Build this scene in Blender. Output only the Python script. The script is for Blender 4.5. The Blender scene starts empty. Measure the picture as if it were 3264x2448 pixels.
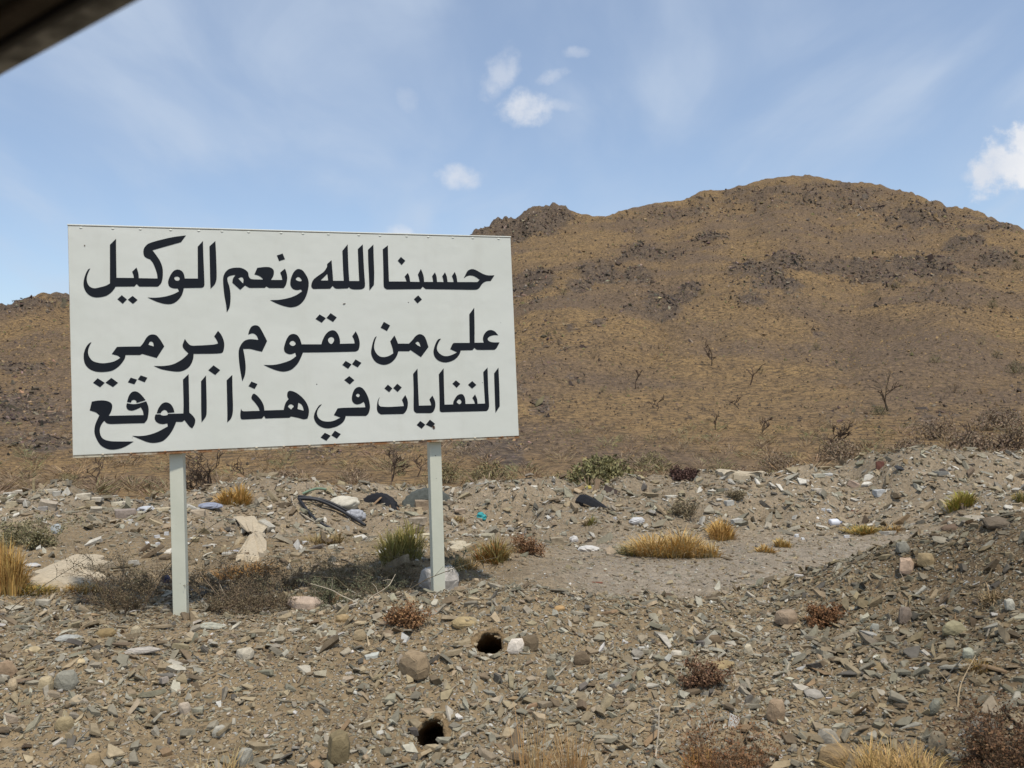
import bpy, bmesh, math, random
import numpy as np
from mathutils import Vector, Matrix
from mathutils.bvhtree import BVHTree
from mathutils.geometry import tessellate_polygon

random.seed(7)
RNG = np.random.default_rng(11)
scene = bpy.context.scene
COL = scene.collection

# ------------------------------------------------------------------ camera
F = 2827.0                      # focal length in pixels of the 3264 px wide photograph
EYE = 1.50                      # height of the camera above the datum
ROLL, PITCH = math.radians(1.45), math.radians(0.3)
_R = np.array([math.cos(ROLL), 0, -math.sin(ROLL)])
_U = np.array([math.sin(ROLL), 0, math.cos(ROLL)])
_Fw = np.array([0, 1.0, 0])
_F2 = _Fw * math.cos(PITCH) + _U * math.sin(PITCH)
_U2 = _U * math.cos(PITCH) - _Fw * math.sin(PITCH)
CAM = np.array([0, 0, EYE])
def ray(px, py):
    return _F2 + _R * (px - 1632) / F + _U2 * (1224 - py) / F
cam_data = bpy.data.cameras.new('camera')
cam = bpy.data.objects.new('camera', cam_data); COL.objects.link(cam)
cam.matrix_world = Matrix(((_R[0], _U2[0], -_F2[0], 0), (_R[1], _U2[1], -_F2[1], 0), (_R[2], _U2[2], -_F2[2], EYE), (0, 0, 0, 1)))
cam_data.sensor_width = 36; cam_data.lens = 36 * F / 3264
cam_data.clip_start = 0.02; cam_data.clip_end = 6000
cam_data.dof.use_dof = True; cam_data.dof.focus_distance = 5.4; cam_data.dof.aperture_fstop = 8.0
scene.camera = cam

# ------------------------------------------------------------------ sky and sun
SUN_AZ, SUN_EL = math.radians(152), math.radians(66)
world = bpy.data.worlds.new('World'); scene.world = world; world.use_nodes = True
class NT:
    """tiny node-tree helper"""
    def __init__(s, tree): s.t = tree; s.n = tree.nodes; s.l = tree.links
    def node(s, kind, **kw):
        nd = s.n.new(kind)
        for k, v in kw.items(): setattr(nd, k, v)
        return nd
    def put(s, sock, v):
        if v is None: return
        if isinstance(v, bpy.types.NodeSocket): s.l.new(v, sock)
        else:
            if hasattr(sock, 'default_value'):
                try: sock.default_value = v
                except Exception: sock.default_value = tuple(v) + (1,)
    def math(s, op, a, b=None, c=None, clamp=False):
        nd = s.node('ShaderNodeMath', operation=op); nd.use_clamp = clamp
        for i, v in enumerate((a, b, c)): s.put(nd.inputs[i], v)
        return nd.outputs[0]
    def noise(s, vec, scale, detail=4, rough=0.55, dist=0.0, lac=2.0):
        nd = s.node('ShaderNodeTexNoise')
        s.put(nd.inputs['Vector'], vec); nd.inputs['Scale'].default_value = scale
        nd.inputs['Detail'].default_value = detail; nd.inputs['Roughness'].default_value = rough
        nd.inputs['Distortion'].default_value = dist; nd.inputs['Lacunarity'].default_value = lac
        return nd.outputs['Fac']
    def voronoi(s, vec, scale, feature='F1', out='Distance'):
        nd = s.node('ShaderNodeTexVoronoi', feature=feature)
        s.put(nd.inputs['Vector'], vec); nd.inputs['Scale'].default_value = scale
        return nd.outputs[out]
    def ramp(s, fac, lo, hi, a=0.0, b=1.0):
        nd = s.node('ShaderNodeMapRange', interpolation_type='SMOOTHSTEP')
        for i, v in enumerate((fac, lo, hi, a, b)): s.put(nd.inputs[i], v)
        return nd.outputs[0]
    def mix(s, fac, a, b, blend='MIX'):
        nd = s.node('ShaderNodeMix', data_type='RGBA', blend_type=blend)
        s.put(nd.inputs[0], fac); s.put(nd.inputs[6], a if isinstance(a, bpy.types.NodeSocket) else tuple(a) + (1,) if len(a) == 3 else a)
        s.put(nd.inputs[7], b if isinstance(b, bpy.types.NodeSocket) else tuple(b) + (1,) if len(b) == 3 else b)
        return nd.outputs[2]
    def scale_vec(s, vec, sx, sy, sz, rot=(0, 0, 0)):
        nd = s.node('ShaderNodeMapping'); s.put(nd.inputs[0], vec)
        nd.inputs['Rotation'].default_value = rot; nd.inputs['Scale'].default_value = (sx, sy, sz)
        return nd.outputs[0]

W = NT(world.node_tree); W.n.clear()
sky = W.node('ShaderNodeTexSky', sky_type='NISHITA'); sky.sun_disc = False
sky.sun_elevation = SUN_EL; sky.sun_rotation = SUN_AZ
sky.altitude = 800; sky.air_density = 1.0; sky.dust_density = 0.7; sky.ozone_density = 2.2
tc = W.node('ShaderNodeTexCoord'); dvec = tc.outputs['Generated']
sep = W.node('ShaderNodeSeparateXYZ'); W.put(sep.inputs[0], dvec)
dx, dy, dz = sep.outputs
zc = W.math('MAXIMUM', dz, 0.03)
comb = W.node('ShaderNodeCombineXYZ')
W.put(comb.inputs[0], W.math('DIVIDE', dx, W.math('ADD', zc, 0.25))); W.put(comb.inputs[1], W.math('DIVIDE', dy, W.math('ADD', zc, 0.25)))
plane = comb.outputs[0]
c1 = W.noise(W.scale_vec(plane, 1.9, 0.75, 1, (0, 0, math.radians(38))), 1.5, 6, 0.5, 0.5)
c2 = W.noise(W.scale_vec(plane, 1.6, 1.0, 1, (0, 0, math.radians(-20))), 2.0, 6, 0.52, 0.6)
cir = W.math('MULTIPLY', W.ramp(c1, 0.36, 0.68), W.ramp(c2, 0.32, 0.68, 0.3, 1.0))
cirf = W.math('MULTIPLY', cir, 0.78)
vecl = W.math('MULTIPLY', W.ramp(dz, 0.0, 0.22, 1.0, 0.25), 0.35)           # milky air towards the horizon
SKY_K = 0.148
col = W.mix(W.math('ADD', W.math('MULTIPLY', cirf, 0.66), 0.24), sky.outputs[0], (3.85, 4.45, 5.4))
col = W.mix(vecl, col, (3.4, 4.4, 5.5))
# small fair-weather clouds, each at its own direction (tan azimuth, tan elevation)
yc = W.math('MAXIMUM', dy, 0.02)
tu, tv = W.math('DIVIDE', dx, yc), W.math('DIVIDE', dz, yc)
front = W.math('GREATER_THAN', dy, 0.05)
cuv = W.node('ShaderNodeCombineXYZ'); W.put(cuv.inputs[0], tu); W.put(cuv.inputs[1], tv)
pn1 = W.noise(cuv.outputs[0], 22, 7, 0.6); pn2 = W.noise(cuv.outputs[0], 70, 6, 0.65)
pn3 = W.noise(cuv.outputs[0], 14, 4, 0.5)
puffs = [  # px, py, half width, half height, slant, density
    (1590, 225, 60, 80, -0.7, 0.5), (1680, 345, 85, 58, 0.05, 0.9), (1765, 242, 62, 26, -0.35, 0.5),
    (1832, 168, 42, 20, 0.0, 0.35), (1300, 315, 35, 40, 0.3, 0.22), (1455, 568, 75, 40, 0.1, 0.75),
    (1272, 745, 45, 32, 0.0, 0.75), (3235, 500, 130, 105, -0.45, 1.0), (3120, 560, 60, 26, -0.1, 0.6), (1790, 335, 60, 22, 0.1, 0.3)]
tot = None
for px, py, hw, hh, sl, den in puffs:
    d = ray(px, py); u0, v0 = d[0] / d[1], d[2] / d[1]
    a = W.math('SUBTRACT', tu, u0); b = W.math('SUBTRACT', tv, v0)
    b = W.math('SUBTRACT', b, W.math('MULTIPLY', a, -sl * 0.8))
    r2 = W.math('ADD', W.math('POWER', W.math('DIVIDE', W.math('ABSOLUTE', a), hw / F * 1.25), 2.0), W.math('POWER', W.math('DIVIDE', W.math('ABSOLUTE', b), hh / F * 1.25), 2.0))
    m = W.math('ADD', W.math('SUBTRACT', 0.78, r2), W.math('MULTIPLY', W.math('SUBTRACT', pn1, 0.5), 2.6))
    m = W.math('ADD', m, W.math('MULTIPLY', W.math('SUBTRACT', pn2, 0.5), 0.8))
    m = W.math('MULTIPLY', W.ramp(m, -0.15, 1.05 if den < 1 else 0.55), den)
    tot = m if tot is None else W.math('MAXIMUM', tot, m)
tot = W.math('MULTIPLY', tot, front)
ccol = W.mix(W.ramp(pn3, 0.35, 0.7), (4.7, 5.0, 5.55), (5.7, 5.8, 6.05))
col = W.mix(tot, col, ccol)
bg = W.node('ShaderNodeBackground'); W.put(bg.inputs[0], col); bg.inputs[1].default_value = SKY_K
out = W.node('ShaderNodeOutputWorld'); W.put(out.inputs[0], bg.outputs[0])

world.cycles.sampling_method = 'MANUAL'; world.cycles.sample_map_resolution = 512
sun_data = bpy.data.lights.new('sun', 'SUN'); sun = bpy.data.objects.new('sun', sun_data); COL.objects.link(sun)
sun_data.energy = 3.4; sun_data.angle = math.radians(3.0); sun_data.color = (1.0, 0.945, 0.86)
sv = Vector((math.sin(SUN_AZ) * math.cos(SUN_EL), math.cos(SUN_AZ) * math.cos(SUN_EL), math.sin(SUN_EL)))
sun.rotation_euler = sv.to_track_quat('Z', 'Y').to_euler(); sun.location = (0, 0, 50)

vs = scene.view_settings
vs.view_transform = 'Standard'; vs.look = 'None'; vs.exposure = 0.0; vs.gamma = 1.0; vs.use_curve_mapping = False
scene.cycles.use_denoising = True
scene.cycles.max_bounces = 5; scene.cycles.diffuse_bounces = 3; scene.cycles.glossy_bounces = 2; scene.cycles.transparent_max_bounces = 4

# ------------------------------------------------------------------ helpers
def tag(o, label=None, cat=None, group=None, kind=None):
    if label: o['label'] = label
    if cat: o['category'] = cat
    if group: o['group'] = group
    if kind: o['kind'] = kind
    return o
def link(o, parent=None):
    COL.objects.link(o)
    if parent is not None: o.parent = parent
    return o
def empty(name, loc=(0, 0, 0)):
    o = bpy.data.objects.new(name, None); o.location = loc; o.empty_display_size = 0.1
    return link(o)
def mesh_np(name, verts, faces, col=None, smooth=False):
    """verts (n,3), faces (m,3) or (m,4), col (n,3) per vertex"""
    verts = np.asarray(verts, np.float32); faces = np.asarray(faces, np.int32)
    me = bpy.data.meshes.new(name); k = faces.shape[1]; m = len(faces)
    me.vertices.add(len(verts)); me.vertices.foreach_set('co', verts.ravel())
    me.loops.add(m * k); me.loops.foreach_set('vertex_index', faces.ravel())
    me.polygons.add(m); me.polygons.foreach_set('loop_start', np.arange(0, m * k, k, dtype=np.int32))
    me.update(calc_edges=True); me.validate()
    me.polygons.foreach_set('use_smooth', np.full(len(me.polygons), bool(smooth)))
    if col is not None:
        at = me.color_attributes.new('Col', 'FLOAT_COLOR', 'POINT')
        c4 = np.ones((len(verts), 4), np.float32); c4[:, :3] = col
        at.data.foreach_set('color', c4.ravel())
    return me
def obj(name, me, mat, parent=None):
    o = bpy.data.objects.new(name, me)
    if mat is not None:
        if len(me.materials) == 0: me.materials.append(mat)
    return link(o, parent)

# value noise in numpy
_perm = np.random.default_rng(5).random((256, 256)).astype(np.float32)
def vnoise(x, y):
    xi = np.floor(x).astype(int); yi = np.floor(y).astype(int); fx = x - xi; fy = y - yi
    fx = fx * fx * (3 - 2 * fx); fy = fy * fy * (3 - 2 * fy)
    g = lambda i, j: _perm[i & 255, j & 255]
    return (g(xi, yi) * (1 - fx) + g(xi + 1, yi) * fx) * (1 - fy) + (g(xi, yi + 1) * (1 - fx) + g(xi + 1, yi + 1) * fx) * fy
def fbm(x, y, oct=4, rough=0.5):
    s = np.zeros_like(x, dtype=float); a = 1.0; t = 0
    for i in range(oct):
        s += a * (vnoise(x * 2 ** i + 17.3 * i, y * 2 ** i - 9.1 * i) - 0.5); t += a; a *= rough
    return s / t * 2

# ------------------------------------------------------------------ materials
def new_mat(name, rough=0.9, spec=0.2):
    m = bpy.data.materials.new(name); m.use_nodes = True; n = NT(m.node_tree); n.n.clear()
    p = n.node('ShaderNodeBsdfPrincipled'); o = n.node('ShaderNodeOutputMaterial'); n.l.new(p.outputs[0], o.inputs[0])
    p.inputs['Roughness'].default_value = rough; p.inputs['Specular IOR Level'].default_value = spec
    return m, n, p
def bump(n, p, h, dist, strength=1.0):
    b = n.node('ShaderNodeBump'); b.inputs['Strength'].default_value = strength; b.inputs['Distance'].default_value = dist
    n.put(b.inputs['Height'], h); n.l.new(b.outputs[0], p.inputs['Normal'])
def pos(n): return n.node('ShaderNodeNewGeometry').outputs['Position']
def objco(n): return n.node('ShaderNodeTexCoord').outputs['Object']
def simple(name, c, rough=0.85, var=0.25, scale=30, bmp=0.002, spec=0.2, c2=None):
    m, n, p = new_mat(name, rough, spec); v = pos(n)
    f = n.noise(v, scale, 5, 0.6)
    c2 = c2 or tuple(x * (1 - var) for x in c)
    n.put(p.inputs['Base Color'], n.mix(n.ramp(f, 0.3, 0.7), c2, c))
    if bmp: bump(n, p, n.noise(v, scale * 2.2, 4, 0.6), bmp)
    return m
def attr_mat(name, rough=0.9, lo=0.72, hi=1.18, scale=45, bmp=0.004, spec=0.15, trans=0.0, strata=False):
    m, n, p = new_mat(name, rough, spec); v = pos(n)
    a = n.node('ShaderNodeAttribute', attribute_name='Col')
    f = n.noise(v, scale, 5, 0.62); g = n.ramp(f, 0.28, 0.74, lo, hi)
    gg = n.node('ShaderNodeCombineColor')
    for i in range(3): n.put(gg.inputs[i], g)
    c = n.mix(1.0, a.outputs[0], gg.outputs[0], 'MULTIPLY')
    if strata:
        w = n.noise(n.scale_vec(v, 20, 20, 160, (0.3, 0.2, 0)), 1.0, 3, 0.5)
        c = n.mix(n.ramp(w, 0.5, 0.75, 0.0, 0.35), c, (0.24, 0.17, 0.10))
    n.put(p.inputs['Base Color'], c)
    if bmp: bump(n, p, n.noise(v, scale * 3.1, 5, 0.65), bmp)
    if trans: p.inputs['Transmission Weight'].default_value = 0
    return m

M_STONE = attr_mat('shale_stone', 0.88, 0.78, 1.14, 38, 0.0025, 0.18)
M_PLANT = attr_mat('dry_plant', 0.85, 0.85, 1.1, 60, 0.0, 0.1)
M_HROCK = attr_mat('hill_rock', 0.92, 0.75, 1.2, 2.2, 0.0, 0.1)

def ground_material():
    m, n, p = new_mat('rubble_soil', 0.95, 0.12); v = pos(n)
    a = n.node('ShaderNodeAttribute', attribute_name='Col').outputs[0]
    big = n.noise(v, 1.6, 5, 0.6); mid = n.noise(v, 14, 5, 0.65); fine = n.noise(v, 90, 4, 0.7)
    vc = n.node('ShaderNodeTexVoronoi', feature='F1'); n.put(vc.inputs['Vector'], n.scale_vec(v, 1, 1, 1)); vc.inputs['Scale'].default_value = 62
    vd = vc.outputs['Distance']
    cc = n.node('ShaderNodeSeparateColor'); n.put(cc.inputs[0], vc.outputs['Color'])
    peb = n.mix(cc.outputs[0], (0.17, 0.13, 0.085), (0.37, 0.31, 0.22))
    peb = n.mix(n.ramp(cc.outputs[1], 0.8, 0.95), peb, (0.42, 0.41, 0.38))
    msk = n.math('MULTIPLY', n.ramp(vd, 0.48, 0.3), n.ramp(cc.outputs[2], 0.25, 0.4))
    g = n.ramp(mid, 0.3, 0.72, 0.74, 1.2); gg = n.node('ShaderNodeCombineColor')
    for i in range(3): n.put(gg.inputs[i], g)
    c = n.mix(1.0, a, gg.outputs[0], 'MULTIPLY')
    c = n.mix(n.ramp(big, 0.4, 0.7, 0.0, 0.3), c, (0.26, 0.185, 0.105))
    c = n.mix(n.math('MULTIPLY', msk, 0.85), c, peb)
    c = n.mix(n.ramp(fine, 0.58, 0.75, 0, 0.45), c, (0.13, 0.09, 0.055))
    n.put(p.inputs['Base Color'], c)
    h = n.math('ADD', n.math('MULTIPLY', msk, 0.55), n.math('ADD', n.math('MULTIPLY', mid, 0.8), n.math('MULTIPLY', fine, 0.35)))
    bump(n, p, h, 0.014)
    return m
M_GROUND = ground_material()

def hill_material():
    m, n, p = new_mat('hillside', 0.95, 0.1); v = pos(n)
    rk = n.node('ShaderNodeAttribute', attribute_name='rock').outputs['Fac']
    vs_ = n.scale_vec(v, 1, 1, 1.5)
    big = n.noise(vs_, 0.035, 5, 0.6); mid = n.noise(vs_, 0.28, 6, 0.68); fine = n.noise(vs_, 1.5, 5, 0.72); spk = n.noise(vs_, 3.4, 3, 0.7)
    grass = n.mix(n.ramp(mid, 0.32, 0.68), (0.225, 0.147, 0.076), (0.345, 0.222, 0.098))
    grass = n.mix(n.ramp(big, 0.44, 0.6, 0, 0.85), grass, (0.17, 0.12, 0.084))
    soil = n.mix(n.ramp(fine, 0.36, 0.56), (0.10, 0.07, 0.042), grass)
    rock = n.mix(n.ramp(fine, 0.3, 0.7), (0.058, 0.045, 0.036), (0.185, 0.137, 0.098))
    rock = n.mix(n.ramp(mid, 0.5, 0.72, 0, 0.6), rock, (0.22, 0.155, 0.09))
    k = n.math('ADD', rk, n.math('MULTIPLY', n.math('SUBTRACT', fine, 0.5), 1.1))
    k = n.math('ADD', k, n.math('MULTIPLY', n.math('SUBTRACT', mid, 0.5), 0.9))
    c = n.mix(n.ramp(k, 0.36, 0.62), soil, rock)
    c = n.mix(n.ramp(spk, 0.52, 0.6, 0, 0.62), c, (0.062, 0.046, 0.034))
    c = n.mix(n.ramp(spk, 0.44, 0.36, 0, 0.5), c, (0.40, 0.27, 0.125))
    n.put(p.inputs['Base Color'], c)
    bump(n, p, n.math('ADD', n.math('ADD', mid, n.math('MULTIPLY', fine, 0.6)), n.math('MULTIPLY', spk, 0.3)), 1.0, 0.7)
    return m
M_HILL = hill_material()

# ------------------------------------------------------------------ ground
CTRL = [  # photo pixel x, y and distance of points on the near ground
    (-300, 2448, 3.1), (0, 2448, 3.1), (800, 2448, 3.15), (1600, 2448, 3.1), (2400, 2448, 3.0), (3264, 2448, 2.75), (3700, 2448, 2.7),
    (0, 2200, 3.6), (800, 2200, 3.68), (1600, 2200, 3.68), (2400, 2200, 3.5), (3264, 2200, 3.1),
    (0, 2050, 4.05), (600, 2050, 4.15), (1200, 2020, 4.15), (1800, 2010, 4.2), (2300, 2060, 4.0), (2800, 2020, 3.85), (3264, 1980, 3.6),
    (300, 1990, 4.6), (600, 1966, 4.72), (900, 1938, 4.85), (1300, 1885, 4.8), (1700, 1890, 4.8), (2100, 1885, 4.85), (2320, 1945, 4.65),
    (2500, 1870, 4.85), (2700, 1790, 4.95), (2950, 1690, 4.85), (3264, 1640, 4.5), (3600, 1600, 4.3), (3050, 1830, 4.2),
    (0, 1940, 4.7), (-400, 1940, 4.7), (0, 1850, 5.8), (300, 1840, 5.8), (600, 1850, 5.9), (950, 1832, 5.95), (1250, 1815, 5.9), (1700, 1835, 5.8),
    (2200, 1870, 5.9), (2500, 1800, 6.6), (2000, 1780, 7.0), (2600, 1770, 7.2), (2300, 1715, 8.3), (2900, 1710, 7.8), (3250, 1632, 8.3), (3600, 1600, 8.3),
    (300, 1750, 7.2), (600, 1745, 7.2), (900, 1745, 7.2), (1200, 1765, 7.0), (1500, 1740, 7.6), (0, 1720, 7.8), (-500, 1720, 7.8),
    (600, 1665, 9.0), (1000, 1660, 9.2), (1500, 1670, 9.2), (1900, 1690, 9.0), (200, 1660, 9.2),
    (0, 1570, 10.8), (-600, 1580, 10.8), (200, 1578, 10.8), (450, 1628, 10.6), (620, 1606, 10.9), (800, 1580, 11.2), (1050, 1568, 11.4), (1300, 1592, 11.3),
    (1500, 1565, 11.3), (1640, 1535, 11.2), (1780, 1528, 11.1), (1880, 1558, 11.2), (2000, 1540, 11.2), (2300, 1530, 11.3), (2550, 1512, 11.4), (2800, 1482, 11.4), (3100, 1468, 11.6), (3264, 1458, 11.7), (3700, 1450, 11.8),
    (2600, 1600, 10.2), (2900, 1580, 10.2), (3200, 1560, 10.3), (2100, 1610, 10.2), (1700, 1620, 10.0)]
CP = []
for px, py, d in CTRL:
    d = d * .945 if d > 10.5 else d * .975 if d > 9.8 else d
    r = ray(px, py); CP.append(CAM + r * d)
for x in (-9, -4, 0, 4, 9, 14):
    CP.append((x, 12.6, EYE - 1.95)); CP.append((x * 1.4, 20, EYE - 3.1)); CP.append((x * 1.8, 30, EYE - 3.9)); CP.append((x * 2.2, 45, EYE - 4.4))
for x in (-5, 0, 5): CP.append((x, 1.6, EYE - 1.55)); CP.append((x, -1, EYE - 1.6)); CP.append((x, -8, EYE - 1.6))
for px, d, h in ((2950, 6.0, -1.36), (3264, 5.8, -1.32), (3600, 5.8, -1.3), (2700, 6.2, -1.42), (1700, 5.35, -1.33), (2100, 5.45, -1.40), (1300, 5.45, -1.27)):
    r = ray(px, 1200); CP.append((r[0] * d, d, EYE + h))
CP = np.array(CP); _s = np.array([1.0, 1.0])
def _phi(r2): return np.where(r2 > 1e-9, 0.5 * r2 * np.log(np.maximum(r2, 1e-9)), 0)
_d2 = ((CP[:, None, :2] - CP[None, :, :2]) ** 2).sum(-1)
_n = len(CP); _A = np.zeros((_n + 3, _n + 3)); _A[:_n, :_n] = _phi(_d2) + np.eye(_n) * 0.02
_A[:_n, _n] = 1; _A[:_n, _n + 1:] = CP[:, :2]; _A[_n, :_n] = 1; _A[_n + 1:, :_n] = CP[:, :2].T
_w = np.linalg.solve(_A, np.concatenate([CP[:, 2], [0, 0, 0]]))
def base_h(x, y):
    x = np.asarray(x, float); y = np.asarray(y, float); h = _w[_n] + _w[_n + 1] * x + _w[_n + 2] * y
    for i in range(_n): h = h + _w[i] * _phi((x - CP[i, 0]) ** 2 + (y - CP[i, 1]) ** 2)
    return h
def sstep(a, b, x): t = np.clip((x - a) / (b - a), 0, 1); return t * t * (3 - 2 * t)
def heap_mask(x, y): return sstep(7.6, 9.3, y) * (1 - sstep(12.5, 14, y))
def track_mask(x, y):
    return sstep(5.3, 5.9, y) * (1 - sstep(8.2, 9.0, y + 0.25 * (x - 2))) * sstep(-0.6, 0.6, x - 0.15 * (y - 5))
def height(x, y):
    h = base_h(x, y); k = heap_mask(x, y); h = h - .06 * np.exp(-(((x - .155) / .07) ** 2 + ((y - 4.02) / .08) ** 2)); t = 1 - 0.75 * track_mask(x, y)
    h = h + k * (0.26 * fbm(x * 0.8 + 1, y * 0.8, 3) + 0.13 * fbm(x * 2.2, y * 2.2, 3))
    h = h + t * (0.065 * fbm(x * 1.7 + 5, y * 1.7, 3) + 0.024 * fbm(x * 7, y * 7, 3))
    return h

NR, NC = 340, 340
yy = np.concatenate([np.linspace(-8, 1.6, 12)[:-1], 1.6 * (40 / 1.6) ** np.linspace(0, 1, NR)])
uu = np.linspace(-1, 1, NC); uu = np.sign(uu) * (0.75 * np.abs(uu) + 0.25 * np.abs(uu) ** 3)
GX = np.outer(2.6 + 0.72 * np.maximum(yy, 0.5), uu); GY = np.repeat(yy[:, None], NC, 1)
GZ = height(GX, GY)
HOLES = [(1563, 2056, 40, 25), (1374, 2346, 44, 29)]     # burrow mouths in the bank (photo px, half sizes)
gcol = np.zeros(GX.shape + (3,))
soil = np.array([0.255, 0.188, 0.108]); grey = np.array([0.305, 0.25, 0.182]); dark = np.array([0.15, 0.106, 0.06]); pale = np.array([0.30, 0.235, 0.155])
tm = track_mask(GX, GY)[..., None]; hm = heap_mask(GX, GY)[..., None]
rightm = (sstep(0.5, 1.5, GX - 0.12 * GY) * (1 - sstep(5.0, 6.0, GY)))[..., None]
nz = fbm(GX * 1.3, GY * 1.3, 4)[..., None]
gcol[:] = soil * (1 - tm) + grey * tm
gcol = gcol * (1 - hm) + (grey * 0.5 + soil * 0.5) * hm
gcol = gcol * (1 - rightm) + dark * rightm  # browner soil on the right bank; cloud shade there is put into the colour
gcol = gcol * (1 + 0.25 * nz)
nrow = len(yy); idx = np.arange(nrow * NC).reshape(nrow, NC)
gf = np.stack([idx[:-1, :-1], idx[:-1, 1:], idx[1:, 1:], idx[1:, :-1]], -1).reshape(-1, 4)
gv = np.stack([GX, GY, GZ], -1).reshape(-1, 3)
ctr = gv[gf].mean(1)
G_BVH0 = BVHTree.FromPolygons([tuple(v) for v in gv], [tuple(f) for f in gf])
def cast(bvh, px, py):
    d = Vector(ray(px, py)).normalized()
    loc, nor, i, dist = bvh.ray_cast(Vector(CAM), d)
    return loc, nor
def hq(x, y):
    r = G_BVH0.ray_cast(Vector((x, y, 30)), Vector((0, 0, -1)))[0]
    return r.z if r is not None else float(height(x, y))
# cut the burrow mouths out of the sheet; the tunnels are built below
hole_geo = []
keep = np.ones(len(gf), bool)
for px, py, hw, hh in HOLES:
    loc, nor = cast(G_BVH0, px, py); dist = loc.y
    rx = hw * dist / F; ry = hh * dist / F / max(0.28, -Vector(ray(px, py)).normalized().dot(nor))
    ry = min(ry, rx * 1.5)
    ang = np.arctan2((ctr[:, 1] - loc.y) / ry, (ctr[:, 0] - loc.x) / rx)
    q = np.sqrt(((ctr[:, 0] - loc.x) / rx) ** 2 + ((ctr[:, 1] - loc.y) / ry) ** 2)
    keep &= ~(q < 1.42)
    hole_geo.append((loc.copy(), rx, ry, px))
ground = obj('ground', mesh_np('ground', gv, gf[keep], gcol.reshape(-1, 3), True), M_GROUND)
tag(ground, kind='structure')
M_BURROW = simple('burrow_soil', (0.31, 0.215, 0.115), 0.95, 0.4, 45, 0.012, 0.05)
for loc, rx, ry, sd in hole_geo:
    n1 = 30; v = []; prof = [(1.75, .0, -.006), (1.5, .0, .006), (1.28, .0, .012), (1.06, .0, .002), (1.0, .05, -.012), (1.0, .13, -.05), (1.0, .22, -.10), (.95, .32, -.15), (.7, .42, -.18)]; n2 = len(prof)
    zc0 = hq(loc.x, loc.y); hd = rx / .055
    for j, (k, back, dz_) in enumerate(prof):
        for i in range(n1):
            a = 2 * math.pi * i / n1; wob = 1 + (0.10 * math.sin(3 * a + sd) + 0.07 * math.sin(5 * a + j) + .04 * math.sin(9 * a + 2 * j)) * (1 if j < 6 else .3)
            x = loc.x + rx * k * wob * math.cos(a); y = loc.y + ry * k * wob * math.sin(a) + back * hd * (1 if math.sin(a) > 0 else .35)
            z = hq(x, y) + dz_ * hd + (.004 * math.sin(6 * a + sd + j) + .02 * hd * (math.sin(a) - .3) * (0, .35, .8, 1)[j] if 0 < j < 4 else 0) if j < 4 else zc0 + dz_ * hd + .3 * (hq(loc.x, y) - zc0) + .02 * hd * (math.sin(a) - .3) * max(0, 1 - .2 * (j - 3))
            v.append((x, y, z))
    f = [(j * n1 + i, j * n1 + (i + 1) % n1, (j + 1) * n1 + (i + 1) % n1, (j + 1) * n1 + i) for j in range(n2 - 1) for i in range(n1)]
    v.append((loc.x, loc.y + .46 * hd, zc0 - .18 * hd)); c = len(v) - 1
    f2 = [((n2 - 1) * n1 + i, (n2 - 1) * n1 + (i + 1) % n1, c, c) for i in range(n1)]
    me = bpy.data.meshes.new('burrow'); me.from_pydata(v, [], f + [x[:3] for x in f2]); me.update()
    for p_ in me.polygons: p_.use_smooth = True
    b = obj('burrow', me, M_BURROW); tag(b, kind='structure')

# wide plain under everything, out to the horizon
pm = mesh_np('plain', [(-4000, -4000, EYE - 9), (4000, -4000, EYE - 9), (4000, 5000, EYE - 9), (-4000, 5000, EYE - 9)], [(0, 1, 2, 3)])
tag(obj('plain', pm, simple('plain_soil', (0.17, 0.125, 0.08), 0.95, 0.4, 0.2, 0)), kind='structure')

# ------------------------------------------------------------------ hill
SKYL = [(-3500, 1010), (-2000, 1060), (-900, 1030), (-300, 1010), (0, 988), (60, 965), (120, 955), (215, 937), (330, 915), (500, 900), (700, 905), (900, 885), (1100, 868), (1250, 850), (1380, 800), (1485, 752),
        (1530, 730), (1580, 702), (1650, 690), (1700, 672), (1735, 668), (1765, 656), (1800, 662), (1840, 676), (1870, 680), (1900, 690), (1935, 688), (1990, 672), (2040, 662), (2100, 645),
        (2190, 625), (2300, 605), (2430, 585), (2540, 573), (2605, 570), (2700, 582), (2830, 592), (2900, 612), (3000, 640), (3100, 672), (3200, 712), (3264, 735), (3500, 800), (4000, 880), (4600, 980), (6500, 1040)]
ska = []; ske = []
for px, py in SKYL:
    r = ray(px, py); ska.append(r[0] / r[1]); ske.append(r[2] / r[1])
NHC, NHR = 760, 290
ha = np.concatenate([np.linspace(-1.7, -0.62, 90)[:-1], np.linspace(-0.62, 0.62, 500), np.linspace(0.62, 1.8, 80)[1:]]); NHC = len(ha)
esk = np.interp(ha, ska, ske)
DE = [-0.20, -0.12, -0.075, -0.03, 0.0, 0.08, 0.15, 0.19, 0.235]; DD = [19, 25, 42, 62, 78, 125, 190, 250, 305]
vv = np.linspace(0, 1, NHR) ** 1.15
E = -0.135 + (esk[None, :] + 0.135) * vv[:, None]
A = np.repeat(ha[None, :], NHR, 0)
D = np.interp(E, DE, DD)
D = D * (1 + 0.16 * fbm(A * 3.2 + 3, E * 5 + 1, 3) * sstep(-0.1, 0.05, E))
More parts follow.
